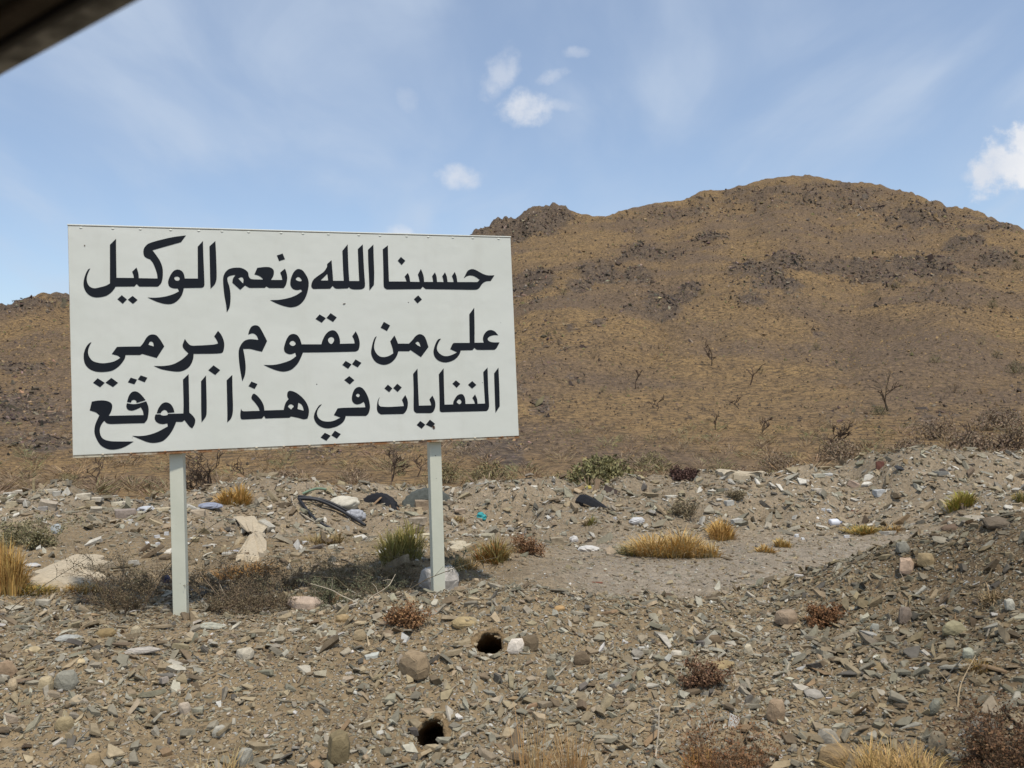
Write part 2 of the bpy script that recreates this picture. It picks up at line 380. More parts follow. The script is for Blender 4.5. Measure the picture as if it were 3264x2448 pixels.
# rock outcrops: photo px centre, half sizes, strength
OUT = [(1660, 715, 130, 42, 1.0), (1770, 690, 60, 30, 1.0), (1530, 745, 60, 20, .7), (1950, 700, 70, 18, .5), (2080, 805, 85, 24, 1.0), (1985, 835, 40, 16, .8), (2260, 765, 55, 20, .9), (2035, 740, 40, 14, .6), (2160, 755, 40, 14, .6),
       (1690, 895, 75, 35, 1.0), (1910, 882, 60, 32, 1.1), (1850, 920, 50, 20, .8), (2030, 890, 55, 25, 1.0), (2110, 965, 75, 45, 1.0), (2190, 935, 45, 30, .9), (2020, 985, 60, 25, .6), (1700, 960, 50, 20, .6),
       (2420, 890, 90, 40, 1.0), (2520, 850, 60, 30, 1.0), (2490, 940, 110, 30, .9), (2400, 1000, 60, 25, .7), (2380, 900, 60, 40, .6), (2620, 860, 80, 22, .9), (2760, 835, 90, 25, .8), (2930, 840, 110, 35, 1.1), (2800, 880, 100, 25, .8), (3050, 870, 60, 16, .7), (3180, 835, 60, 16, 1.0),
       (3070, 780, 70, 20, .9), (3160, 750, 80, 18, .7), (2700, 660, 140, 25, .45), (2880, 680, 130, 30, .45), (2450, 640, 120, 25, .4), (3050, 690, 100, 25, .5), (2250, 660, 90, 20, .4), (2640, 590, 120, 14, .6), (2350, 620, 100, 14, .6),
       (1650, 1240, 60, 50, .55), (1720, 1280, 60, 40, .6), (1830, 1200, 40, 30, .5), (1560, 1430, 110, 38, 1.1), (1640, 1470, 60, 22, .9), (1250, 1430, 80, 30, .5), (1000, 1440, 120, 25, .5),
       (60, 1180, 90, 30, .7), (20, 1300, 120, 60, .8), (150, 1330, 90, 50, .7), (140, 1420, 90, 28, 1.2), (60, 1400, 70, 30, .8), (60, 985, 120, 20, .8), (190, 950, 60, 20, .7), (-200, 1250, 150, 120, .6),
       (2950, 1340, 130, 40, .5), (3150, 1330, 120, 35, .6), (3230, 1220, 60, 40, .3), (2550, 640, 420, 60, .5), (2900, 680, 320, 80, .5), (2150, 690, 200, 40, .46), (1720, 1100, 120, 160, .3), (3000, 950, 200, 60, .4), (2750, 1330, 260, 30, .35), (2660, 1180, 60, 12, .5), (2610, 1070, 35, 12, .6), (1820, 1060, 30, 14, .7), (1760, 1140, 60, 18, .3), (1900, 1045, 40, 14, .5), (2100, 1440, 40, 20, .3)]
rock = np.zeros_like(E)
for px, py, hw, hh, st in OUT:
    r = ray(px, py); a0, e0 = r[0] / r[1], r[2] / r[1]
    q = ((A - a0) / (hw / F)) ** 2 + ((E - e0 + 0.25 * (A - a0) * 0) / (hh / F)) ** 2
    rock = np.maximum(rock, st * np.exp(-q * 0.8))
rn = fbm(A * 60, E * 90, 4, 0.6)
rockm = np.clip(rock + 0.35 * rn * (rock > 0.12), 0, 1.2)
X = A * D; Y = D; Z = EYE + E * D
rel = sstep(30, 90, D)
Z = Z + rel * ((1.6 * fbm(X / 22, Y / 22, 4) + 4.5 * (np.abs(fbm(A * 6 + 2, E * 3.0, 3)) - .2)) * sstep(0, 60, D - 60) + 0.25 * fbm(X / 4, Y / 4, 3))
Z = Z + rockm * rel * (0.4 + 2.4 * np.clip(fbm(X / 3.0, Y / 5.0, 4, 0.7), -0.35, 1)) * np.clip(D / 150, 0.5, 1.6)
crest = sstep(0.9, 1.0, vv)[:, None]
Z = Z + crest * (D / 300) * 0.6 * fbm(A * 150, E * 40, 3, 0.6) * (0.5 + rockm)
# far side of the ridge
B1 = np.stack([X[-1] * 1.12, Y[-1] * 1.12, Z[-1] - 6], -1); B2 = np.stack([X[-1] * 1.7, Y[-1] * 1.7, np.full(NHC, EYE - 10.0)], -1)
hv = np.concatenate([np.stack([X, Y, Z], -1).reshape(-1, 3), B1, B2]); NHT = NHR + 2
hidx = np.arange(NHT * NHC).reshape(NHT, NHC)
hf = np.stack([hidx[:-1, :-1], hidx[:-1, 1:], hidx[1:, 1:], hidx[1:, :-1]], -1).reshape(-1, 4)
hme = mesh_np('hill', hv, hf, None, True)
ra = hme.attributes.new('rock', 'FLOAT', 'POINT'); rv = np.zeros(len(hv), np.float32); rv[:NHR * NHC] = rockm.ravel(); ra.data.foreach_set('value', rv)
hill = obj('hill', hme, M_HILL); tag(hill, kind='structure')
H_BVH = BVHTree.FromPolygons([tuple(v) for v in hv], [tuple(f) for f in hf])
def hit(px, py):
    """first point of the land seen at a photo pixel"""
    for k in range(30):
        loc, nor = cast(G_BVH0, px, py + 4 * k)
        if loc is not None and loc.y < 12.6: return loc, nor
    return cast(H_BVH, px, py)
def hit_hill(px, py): return cast(H_BVH, px, py)[0]

# ------------------------------------------------------------------ stones
def stone_proto(seed, flat, n=7, chunky=False):
    r = random.Random(seed); bm = bmesh.new(); pts = []
    a0 = r.random() * 6.28
    for i in range(n):
        a = a0 + 2 * math.pi * (i + r.uniform(-0.38, 0.38)) / n; rad = r.uniform(0.75, 1.1) if chunky else r.uniform(0.55, 1.15)
        x, y = rad * math.cos(a), rad * math.sin(a) * r.uniform(0.8, 1.0)
        t = flat * r.uniform(0.75, 1.1); k = r.uniform(0.55, 0.9) if chunky else r.uniform(0.84, 1.02)
        pts.append((x, y, -t * r.uniform(0.5, 1))); pts.append((x * k + r.uniform(-.06, .06), y * k + r.uniform(-.06, .06), t))
        if chunky: pts.append((x * 1.06, y * 1.06, r.uniform(-.3, .4) * t))
    vs_ = [bm.verts.new(p) for p in pts]
    res = bmesh.ops.convex_hull(bm, input=vs_)
    junk = list({e for e in res['geom_interior'] + res['geom_unused'] if isinstance(e, bmesh.types.BMVert)})
    if junk: bmesh.ops.delete(bm, geom=junk, context='VERTS')
    bmesh.ops.triangulate(bm, faces=bm.faces[:])
    bm.verts.index_update()
    v = np.array([x.co[:] for x in bm.verts]); f = np.array([[q.index for q in x.verts] for x in bm.faces]); bm.free()
    return v, f
PROTO = [stone_proto(i, fl, n, ch) for i, (fl, n, ch) in enumerate(
    [(.10, 4, 0), (.14, 5, 0), (.18, 4, 0), (.22, 5, 0), (.12, 3, 0), (.26, 4, 0), (.2, 4, 0), (.10, 5, 0), (.32, 4, 0), (.28, 4, 0), (.42, 4, 0), (.38, 5, 0)])]
TINY = [stone_proto(100 + i, fl, 4) for i, fl in enumerate([.18, .25, .35, .2, .45])]
HERO = [stone_proto(200 + i, fl, 8, True) for i, fl in enumerate([.16, .22, .3, .4, .5, .6, .7, .45])]
PAL = np.array([(.40, .315, .195), (.35, .275, .17), (.345, .30, .215), (.30, .268, .19), (.47, .425, .325), (.32, .215, .12), (.215, .16, .10), (.39, .31, .21), (.64, .60, .52), (.17, .15, .12)])
PALN = ['tan', 'tan', 'grey', 'greenish grey', 'pale grey', 'rusty orange', 'brown', 'pinkish beige', 'white', 'dark grey']
PW = np.array([.18, .16, .18, .13, .12, .025, .10, .05, .013, .045]); PW = PW / PW.sum()
def rot_mats(yaw, tx, ty):
    n = len(yaw); cz, sz = np.cos(yaw), np.sin(yaw); cx, sx = np.cos(tx), np.sin(tx); cy, sy = np.cos(ty), np.sin(ty)
    Rz = np.zeros((n, 3, 3)); Rz[:, 0, 0] = cz; Rz[:, 0, 1] = -sz; Rz[:, 1, 0] = sz; Rz[:, 1, 1] = cz; Rz[:, 2, 2] = 1
    Rx = np.zeros((n, 3, 3)); Rx[:, 0, 0] = 1; Rx[:, 1, 1] = cx; Rx[:, 1, 2] = -sx; Rx[:, 2, 1] = sx; Rx[:, 2, 2] = cx
    Ry = np.zeros((n, 3, 3)); Ry[:, 1, 1] = 1; Ry[:, 0, 0] = cy; Ry[:, 0, 2] = sy; Ry[:, 2, 0] = -sy; Ry[:, 2, 2] = cy
    return Rx @ Ry @ Rz
def scatter_mesh(name, P, S, Rm, C, protos, mat, which=None):
    which = RNG.integers(0, len(protos), len(P)) if which is None else which
    V, Fc, K, off = [], [], [], 0
    for k, (pv, pf) in enumerate(protos):
        ix = np.nonzero(which == k)[0]
        if not len(ix): continue
        v = np.einsum('nij,nvj->nvi', Rm[ix], pv[None] * S[ix][:, None, :]) + P[ix][:, None, :]
        V.append(v.reshape(-1, 3)); K.append(np.repeat(C[ix], len(pv), 0))
        Fc.append((pf[None] + (np.arange(len(ix)) * len(pv))[:, None, None]).reshape(-1, 3) + off); off += len(ix) * len(pv)
    return obj(name, mesh_np(name, np.concatenate(V), np.concatenate(Fc), np.concatenate(K)), mat)
def stone_colors(n, x, y, w=PW):
    ci = RNG.choice(len(PAL), n, p=w); c = PAL[ci] * RNG.uniform(0.58, 1.06, (n, 1)) * (1 + RNG.normal(0, 0.015, (n, 3)))
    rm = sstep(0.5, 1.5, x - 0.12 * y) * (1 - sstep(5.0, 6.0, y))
    c = c * (1 - 0.28 * rm[:, None]) * (1 + rm[:, None] * np.array([.03, 0, -.06]))  # stones of the right bank are coloured darker to stand for its shade
    return c, ci
def in_fan(x, y): return np.abs(x) < (0.84 * y + 0.45)
def excl(x, y):
    ok = np.ones(len(x), bool)
    for loc, rx, ry, _ in hole_geo: ok &= ((x - loc.x) / (rx * 1.1)) ** 2 + ((y - loc.y) / (ry * 1.1)) ** 2 > 1
    return ok
def make_points(n, y0, y1, dens=None):
    y = np.sqrt(RNG.uniform(y0 ** 2, y1 ** 2, n)); x = RNG.uniform(-1, 1, n) * (0.84 * y + 0.45)
    ok = in_fan(x, y) & excl(x, y) & ((np.abs(x) < .63 * y + .2) | (RNG.random(n) < .25))
    if dens is not None: ok &= RNG.random(n) < dens(x, y)
    return x[ok], y[ok]
def slope_align(x, y, tilt):
    e = 0.04; zx = (height(x + e, y) - height(x - e, y)) / (2 * e); zy = (height(x, y + e) - height(x, y - e)) / (2 * e)
    n = len(x)
    return rot_mats(RNG.uniform(0, 6.283, n), np.arctan(zy) + RNG.normal(0, tilt, n), -np.arctan(zx) + RNG.normal(0, tilt, n))

# medium and large fragments; the largest become things of their own
patchy = lambda x, y: np.clip(0.72 + 0.7 * fbm(x * 1.1 + 4, y * 1.1, 3), 0.12, 1) * (1 - 0.82 * track_mask(x, y))
x, y = make_points(74000, 2.5, 5.6, lambda a, b: np.maximum(patchy(a, b), np.exp(-((b - 4.75) / .3) ** 2) * (a > -.6)))
sz = 0.0074 * (1 - RNG.random(len(x))) ** (-1 / 2.5); sz = np.minimum(sz, 0.038)
x2, y2 = make_points(34000, 5.6, 12.6, lambda a, b: np.clip(0.25 + 0.75 * heap_mask(a, b) + 0.5 * fbm(a, b, 3), 0.05, 1) * (1 - 0.9 * track_mask(a, b)))
sz2 = 0.0165 * (1 - RNG.random(len(x2))) ** (-1 / 2.5); sz2 = np.minimum(sz2, 0.075)
x = np.concatenate([x, x2]); y = np.concatenate([y, y2]); sz = np.concatenate([sz, sz2]); far = y > 5.6
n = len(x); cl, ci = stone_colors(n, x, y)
pale_bits = far & (RNG.random(n) < 0.10); cl[pale_bits] = np.array([.5, .46, .38]) * RNG.uniform(.8, 1.3, (pale_bits.sum(), 1))
S3 = np.stack([sz * RNG.uniform(.9, 1.9, n), sz * RNG.uniform(.55, 1.0, n), sz * RNG.uniform(.6, 1.3, n)], -1)
RM = slope_align(x, y, 0.38); WH = RNG.integers(0, len(PROTO), n)
zz = height(x, y) + S3[:, 2] * 0.1 + sz * RNG.uniform(0, .35, n); PP = np.stack([x, y, zz], -1)
app = sz / y * (np.abs(x) < .575 * y); order = np.argsort(-app); N_IND = 250
ind, rest = order[:N_IND], order[N_IND:]
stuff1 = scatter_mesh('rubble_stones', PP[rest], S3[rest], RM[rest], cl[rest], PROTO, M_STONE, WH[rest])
tag(stuff1, 'loose shale fragments strewn over the bank and heaps', 'rubble', kind='stuff')
# gravel
xa, ya = make_points(56000, 2.5, 5.7, lambda a, b: np.clip(0.7 + 0.6 * fbm(a * 1.7, b * 1.7 + 3, 3), 0.2, 1))
xb, yb = make_points(20000, 5.4, 9.0, lambda a, b: np.clip(0.25 + 0.75 * track_mask(a, b), 0, 1))
xg = np.concatenate([xa, xb]); yg = np.concatenate([ya, yb]); ng = len(xg)
sg = np.where(yg < 5.7, 0.0048, 0.008) * (1 - RNG.random(ng)) ** (-1 / 3.0); sg = np.minimum(sg, 0.03)
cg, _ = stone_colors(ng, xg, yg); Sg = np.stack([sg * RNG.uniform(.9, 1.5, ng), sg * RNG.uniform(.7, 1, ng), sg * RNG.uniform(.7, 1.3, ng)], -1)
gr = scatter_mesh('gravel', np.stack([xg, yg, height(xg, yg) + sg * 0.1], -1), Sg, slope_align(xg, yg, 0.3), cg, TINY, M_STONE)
tag(gr, 'fine angular gravel covering the bank and the track', 'gravel', kind='stuff')

def stone_mesh(proto, col, name='stone', bev=0.04, jitter=0.0, seed=0):
    v, f = proto; bm = bmesh.new(); vs_ = [bm.verts.new(p) for p in v]
    for t in f:
        try: bm.faces.new([vs_[i] for i in t])
        except ValueError: pass
    bmesh.ops.dissolve_limit(bm, angle_limit=0.12, verts=bm.verts[:], edges=bm.edges[:])
    bmesh.ops.bevel(bm, geom=bm.edges[:], offset=bev, segments=1, affect='EDGES', profile=0.5, clamp_overlap=True)
    if jitter:
        bmesh.ops.triangulate(bm, faces=bm.faces[:]); bmesh.ops.subdivide_edges(bm, edges=bm.edges[:], cuts=1, use_grid_fill=True)
        r = random.Random(seed)
        for q in bm.verts: q.co += Vector((r.uniform(-1, 1), r.uniform(-1, 1), r.uniform(-1, 1))) * jitter
    me = bpy.data.meshes.new(name); bm.to_mesh(me); bm.free()
    at = me.color_attributes.new('Col', 'FLOAT_COLOR', 'POINT')
    at.data.foreach_set('color', np.tile(np.array([*col, 1], np.float32), len(me.vertices)))
    return me
SMESH = {}; IND = []
SHAPE = ['thin flake', 'thin slab', 'flat slab', 'flat block', 'pointed flake', 'block', 'plate', 'wide flake', 'blocky lump', 'angular lump', 'chunky lump', 'thick lump']
PALQ = [0.74, 0.98]
for i in ind:
    q = 0 if cl[i].mean() < PAL[ci[i]].mean() else 1
    key = (int(WH[i]), int(ci[i]), q)
    if key not in SMESH:
        SMESH[key] = stone_mesh(PROTO[key[0]], PAL[key[1]] * PALQ[q], bev=0.05)
    o = obj('shale_stone', SMESH[key], M_STONE)
    o.matrix_world = Matrix.Translation(PP[i]) @ Matrix(RM[i].tolist()).to_4x4() @ Matrix.Diagonal((*S3[i], 1))
    IND.append((o, i))
MARKS = [("the grey angular boulder", 209, 2165), ("the long lavender slab", 445, 2077), ("the pale triangular slab", 675, 1995), ("the brown layered wedge", 330, 2010), ("the large brown boulder", 1318, 2115), ("the upper burrow", 1563, 2056),
         ("the lower burrow", 1374, 2346), ("the white quartz lump", 1645, 2050), ("the tan cube stone", 1147, 2020), ("the rust red shrub", 1288, 1945), ("the concrete footing", 1415, 1860), ("the left sign post", 575, 1955), ("the dark red shrub", 2240, 2130),
         ("the large rust shrub", 2300, 2350), ("the corner shrub", 3170, 2300), ("the purple brown stone", 2886, 1960), ("the olive green stone", 3046, 2000), ("the ochre flat slab", 2300, 2115), ("the pinkish tan block", 2478, 2270), ("the dark shale outcrop", 1078, 2390),
         ("the pinkish white stone", 586, 2260), ("the pale three sided stone", 696, 2330), ("the off white block", 778, 2085), ("the lavender grey slab", 2601, 2206), ("the widest golden tuft", 2130, 1740), ("the white jug", 2660, 1678), ("the wooden stake", 108, 1560),
         ("the turquoise rag", 1534, 1650), ("the black hoses", 1050, 1640), ("the long mortar spill", 820, 1710), ("the ridged tyre", 1915, 1600), ("the round red bush", 2182, 1520), ("the lower left tan block", 199, 2310), ("the brown bottom stalks", 1760, 2420),
         ("the dark crest slab", 3193, 1660), ("the rust stained rock", 2893, 1804), ("the yellow green heap tuft", 3066, 1590), ("the dark brown cube stone", 2280, 2040), ("the orange tan stone", 1782, 1937), ("the layered pinkish stone", 2512, 1968), ("the ochre corner grass", 2900, 2420), ("the dark green slate", 2982, 2253), ("the tilted layered slab", 1480, 1980)]
seen_l = {}
for o, i in IND:
    dv = PP[i] - CAM; dd = dv @ _F2; qx = 1632 + F * (dv @ _R) / dd; qy = 1224 - F * (dv @ _U2) / dd
    mk = min(MARKS, key=lambda m: (m[1] - qx) ** 2 + 1.6 * (m[2] - qy) ** 2); ax, ay = qx - mk[1], qy - mk[2]
    dr = ('right of' if ax > 0 else 'left of') if abs(ax) > 2.2 * abs(ay) else ('below' if ay > 0 else 'above') if abs(ay) > 2.2 * abs(ax) else ('below and right of' if ax > 0 else 'below and left of') if ay > 0 else ('above and right of' if ax > 0 else 'above and left of')
    seen_l.setdefault((PALN[ci[i]], SHAPE[WH[i]], dr, mk[0]), []).append((math.hypot(ax, ay), o))
for (cn, sh, dr, mk), lst in seen_l.items():
    lst.sort(key=lambda t: t[0])
    for k, (_, o) in enumerate(lst):
        pre = '' if len(lst) == 1 else ['nearer ', 'farther ', 'third nearest ', 'fourth nearest ', 'fifth nearest '][min(k, 4)]
        tag(o, '%s%s %s of shale %s %s' % (pre, cn, sh, dr, mk), 'stone', 'loose shale stones')

# stones one can pick out in the photograph
def R3(yaw, tx=0, ty=0): return Matrix(rot_mats(np.array([yaw]), np.array([tx]), np.array([ty]))[0].tolist()).to_4x4()
HS = [  # px, py (base centre), width px, height px, proto, colour, yaw, label
    (209, 2200, 70, 66, 5, (.27, .27, .245), .3, 'grey angular boulder, biggest stone at the left of the near bank'),
    (142, 2202, 54, 46, 4, (.42, .36, .255), 1.2, 'cream blocky stone just left of the grey boulder'),
    (38, 2200, 48, 38, 3, (.42, .345, .25), 2.2, 'cream pointed stone near the left edge of the bank'),
    (15, 2160, 62, 56, 2, (.34, .255, .185), .2, 'flat pinkish brown stone cut by the left picture edge'),
    (100, 2078, 48, 26, 2, (.44, .37, .25), .9, 'flat cream stone above the grey boulder to its left'),
    (253, 2112, 46, 18, 1, (.56, .47, .32), .1, 'bright yellowish flat stone above the grey boulder'),
    (445, 2090, 124, 24, 0, (.46, .44, .43), .12, 'long pale lavender grey slab lying flat below the left post'),
    (212, 2044, 86, 26, 0, (.36, .38, .39), .35, 'long blue grey slab with a pointed end on the left bank'),
    (675, 2008, 98, 26, 0, (.39, .40, .36), -.2, 'pale green grey triangular slab at the foot of the left post'),
    (428, 2028, 46, 30, 1, (.40, .355, .27), 1.7, 'upright beige flat stone left of the left post'),
    (330, 2028, 68, 34, 3, (.25, .19, .105), .5, 'brown layered wedge of shale left of the left post'),
    (1318, 2158, 112, 82, 6, (.30, .235, .165), -.55, 'large brown boulder with a sloping grey top left of the upper burrow'),
    (1147, 2042, 42, 38, 5, (.33, .27, .185), .4, 'tan cube shaped stone in the middle of the bank'),
    (1090, 1982, 44, 22, 4, (.36, .275, .165), .1, 'brick shaped tan stone below the middle of the sign'),
    (968, 1940, 112, 36, 4, (.47, .385, .33), .1, 'long whitish pink rock at the edge of the dry bush'),
    (1076, 1922, 34, 26, 3, (.33, .185, .11), .8, 'upright red brown stone beside the whitish pink rock'),
    (797, 1945, 52, 20, 2, (.50, .51, .49), .3, 'white flat stone beside the dry bush right of the left post'),
    (1645, 2078, 66, 40, 7, (.66, .62, .59), .5, 'white quartz lump at the mouth of the upper burrow'),
    (1480, 1998, 90, 42, 3, (.36, .29, .175), -.45, 'layered tan slab tilted to the right below the right post'),
    (1782, 1945, 40, 24, 3, (.42, .285, .15), .6, 'orange tan stone on the crest right of the right post'),
    (1290, 1986, 50, 22, 2, (.36, .27, .15), .7, 'tan slab leaning beside the rust coloured shrub'),
    (1690, 2070, 60, 46, 4, (.17, .135, .095), .2, 'dark brown stone right of the white quartz lump'),
    (1855, 2118, 52, 44, 5, (.16, .125, .09), .3, 'dark brown block below and right of the upper burrow'),
    (2512, 1990, 78, 46, 4, (.31, .245, .19), .1, 'layered pinkish stone at the foot of the right bank'),
    (2478, 2298, 66, 70, 4, (.34, .26, .19), .3, 'upright pinkish tan block above the dead white roots'),
    (2886, 1986, 52, 52, 6, (.205, .17, .15), .5, 'purple brown stone on the right bank'),
    (3046, 2024, 78, 44, 5, (.29, .27, .185), .2, 'rounded olive green stone on the right bank'),
    (3222, 1944, 40, 36, 4, (.40, .40, .37), .7, 'pale grey stone high on the right bank edge'),
    (2805, 2130, 52, 30, 1, (.255, .20, .125), .2, 'tan plate of stone halfway up the right bank'),
    (2992, 2398, 60, 70, 5, (.215, .19, .15), .1, 'grey brown block at the bottom of the right bank'),
    (3138, 2342, 82, 54, 6, (.26, .245, .22), -.2, 'grey boulder beside the dark shrub at the lower right'),
    (2668, 2440, 120, 60, 4, (.26, .195, .12), .4, 'brown layered boulder behind the ochre grass'),
    (3090, 2098, 44, 32, 4, (.36, .375, .325), .5, 'pale green grey stone on the right bank'),
    (2601, 2220, 76, 34, 1, (.33, .315, .30), .3, 'lavender grey slab lying across the lower right bank'),
    (2982, 2276, 46, 46, 3, (.20, .205, .18), .9, 'dark green slate on the lower right bank'),
    (2645, 2380, 72, 56, 2, (.35, .33, .295), -.7, 'pale layered slab leaning left on the lower right bank'),
    (2386, 2090, 32, 40, 5, (.50, .455, .37), .4, 'cream upright stone right of the rust shrub on the bank'),
    (2300, 2132, 88, 40, 0, (.33, .26, .155), -.6, 'ochre flat slab sloping down beside the rust shrub'),
    (2280, 2058, 48, 38, 5, (.19, .145, .10), .2, 'dark brown cube stone above the rust shrub'),
    (2160, 2098, 46, 24, 4, (.56, .53, .48), .3, 'white lumpy stone left of the rust shrub'),
    (1078, 2428, 92, 96, 4, (.21, .175, .11), 1.3, 'dark upright shale outcrop at the bottom edge'),
    (778, 2100, 56, 34, 4, (.47, .44, .385), .2, 'off white block below the middle of the dry bush'),
    (586, 2275, 38, 36, 4, (.49, .43, .375), .4, 'pinkish white stone in the lower left bank'),
    (696, 2350, 44, 38, 3, (.43, .425, .395), .7, 'pale grey three sided stone in the lower left bank'),
    (778, 2440, 66, 56, 2, (.31, .31, .29), 1.1, 'large grey plate standing up at the bottom edge'),
    (199, 2330, 62, 46, 3, (.34, .285, .185), .2, 'tan block near the lower left corner'),
    (290, 2446, 56, 44, 3, (.36, .28, .18), .9, 'tan pink block at the lower left picture edge'),
    (3193, 1678, 100, 44, 2, (.15, .125, .10), .2, 'dark brown slab on the crest of the right bank'),
    (3150, 1672, 36, 18, 2, (.55, .54, .51), .3, 'white stone on the crest of the right bank'),
    (3040, 1690, 80, 20, 1, (.15, .11, .085), .1, 'dark reddish slab on the crest of the right bank'),
    (2955, 1806, 62, 46, 4, (.29, .23, .145), .3, 'tan brown block on the upper right bank'),
    (2893, 1826, 66, 50, 7, (.47, .36, .29), .5, 'rust stained whitish rock beside a dead root'),
    (2880, 1762, 44, 34, 1, (.24, .24, .22), .2, 'grey slab on the slope of the right bank'),
    (3010, 1730, 70, 30, 1, (.27, .25, .21), .3, 'flat greenish slab under the crest of the right bank'),
    (2790, 2012, 30, 26, 3, (.33, .345, .33), .2, 'blue grey stone near the purple brown stone'),
]
for k, (px, py, w, h, pr, colr, yaw, lab) in enumerate(HS):
    loc, nor = hit(px, py); d = loc.y; sx = w * d / F / 2; szz = h * d / F / 2
    pv = HERO[pr][0]; zh = (pv[:, 2].max() - pv[:, 2].min()) / 2
    colr = (colr[0] * 1.05, colr[1] * .98, colr[2] * .84)
    me = stone_mesh(HERO[pr], colr, bev=0.06, jitter=0.018, seed=k)
    o = obj('stone', me, M_STONE)
    view = math.atan2(EYE - loc.z, d)
    if h > 0.62 * w or pr >= 4:           # lumps stand; slabs lie or lean
        S = (sx, sx * 0.8, max(szz / zh, sx * 0.4)); T = R3(yaw, 0.12 * math.sin(k * 3), 0.12 * math.cos(k * 5)); lift = szz * 0.75
    else:
        S = (sx, max(min(szz / math.sin(view + 0.35), sx * 0.9), sx * 0.25), sx * 0.8); T = Matrix.Rotation(0.30, 4, 'X') @ Matrix.Rotation(-0.12 * math.cos(yaw * 9), 4, 'Y') @ R3(0.25 * math.sin(k * 2.1)); lift = sx * 0.18
    o.matrix_world = Matrix.Translation(loc + Vector((0, sx * 0.3, lift))) @ T @ Matrix.Diagonal((*S, 1))
    tag(o, lab, 'stone')

# ------------------------------------------------------------------ the sign
PC = [(215.4, 719), (1628, 757.6), (231.6, 1461), (1655, 1397)]       # panel corners in the photo: TL TR BL BR
_v = [ray(*c) for c in PC]
_dd = np.linalg.svd(np.array([_v[0], -_v[1], -_v[2], _v[3]]).T)[2][-1]; _dd = _dd / _dd[0]
_P = [_v[i] * _dd[i] for i in range(4)]; _k = 1.22 / np.linalg.norm(_P[0] - _P[2]); _P = [CAM + p * _k for p in _P]
S_O = Vector(_P[2]); S_H = Vector(_P[0] - _P[2]); S_W = Vector(_P[1] - _P[0])       # a standard 2.44 x 1.22 m sheet
S_N = S_W.cross(S_H).normalized()
if S_N.dot(Vector(CAM) - S_O) < 0: S_N = -S_N
def on_plane(px, py, off=0.0):
    d = Vector(ray(px, py)); c = Vector(CAM); t = (S_O + S_N * off - c).dot(S_N) / d.dot(S_N)
    return c + d * t
def sp(u, v, off=0.0): return S_O + S_W * u + S_H * v + S_N * off
def box8(pts, name, mat, parent, bev=0.0):
    """pts: 8 corners, 4 of one face then 4 of the other"""
    bm = bmesh.new(); q = [bm.verts.new(p) for p in pts]
    for f in ((0, 1, 2, 3), (7, 6, 5, 4), (0, 4, 5, 1), (1, 5, 6, 2), (2, 6, 7, 3), (3, 7, 4, 0)): bm.faces.new([q[i] for i in f])
    bmesh.ops.recalc_face_normals(bm, faces=bm.faces[:])
    if bev: bmesh.ops.bevel(bm, geom=bm.edges[:], offset=bev, segments=2, affect='EDGES', profile=0.6)
    me = bpy.data.meshes.new(name); bm.to_mesh(me); bm.free()
    return obj(name, me, mat, parent)
def panel_material():
    m, n, p = new_mat('sign_paint', 0.42, 0.4); v = pos(n)
    c = n.mix(n.ramp(n.noise(v, 1.6, 5, 0.6), 0.3, 0.7), (0.69, 0.692, 0.60), (0.725, 0.722, 0.637))
    c = n.mix(n.ramp(n.noise(n.scale_vec(v, 9, 9, 1.1), 1, 5, 0.6), 0.5, 0.78, 0, 0.2), c, (0.52, 0.49, 0.40))
    sp_ = n.voronoi(v, 9.0); nn = n.noise(v, 5, 2, 0.5)
    c = n.mix(n.math('MULTIPLY', n.ramp(sp_, 0.035, 0.025), n.ramp(nn, 0.52, 0.6)), c, (0.06, 0.055, 0.05))
    n.put(p.inputs['Base Color'], c); bump(n, p, n.noise(v, 3.0, 3, 0.5), 0.016, 0.6)
    return m
def letter_material():
    m, n, p = new_mat('black_lettering_paint', 0.6, 0.12); v = pos(n)
    c = n.mix(n.noise(v, 14, 4, 0.6), (0.010, 0.013, 0.019), (0.018, 0.020, 0.023))
    k = n.math('MULTIPLY', n.ramp(n.noise(n.scale_vec(v, 8, 8, 60), 1.0, 4, 0.7), 0.735, 0.76), n.ramp(n.noise(v, 2.2, 2), 0.56, 0.62))
    n.put(p.inputs['Base Color'], n.mix(k, c, (0.5, 0.5, 0.48)))
    return m
def trim_material():
    m, n, p = new_mat('rusty_trim', 0.7, 0.25); v = pos(n)
    c = n.mix(n.ramp(n.noise(v, 6, 5, 0.7), 0.42, 0.62), (0.62, 0.55, 0.40), (0.30, 0.14, 0.055))
    c = n.mix(n.ramp(n.noise(v, 40, 3, 0.7), 0.55, 0.7, 0, 0.6), c, (0.14, 0.07, 0.03))
    n.put(p.inputs['Base Color'], c); return m
def post_material():
    m, n, p = new_mat('post_paint', 0.5, 0.35); v = pos(n)
    c = n.mix(n.ramp(n.noise(v, 4, 5, 0.6), 0.3, 0.7), (0.585, 0.585, 0.46), (0.66, 0.65, 0.52))
    sp_ = n.voronoi(v, 26.0)
    c = n.mix(n.math('MULTIPLY', n.ramp(sp_, 0.10, 0.07), n.ramp(n.noise(v, 11, 2), 0.58, 0.64)), c, (0.10, 0.08, 0.06))
    n.put(p.inputs['Base Color'], c); bump(n, p, n.noise(v, 60, 3), 0.001, 0.5); return m
M_PANEL, M_LET, M_TRIM, M_POST = panel_material(), letter_material(), trim_material(), post_material()
base_l = hit(575, 1958)[0]
sign = empty('warning_sign', (0, 0, 0))
tag(sign, 'large white metal sign with three lines of black Arabic lettering on two posts', 'sign')
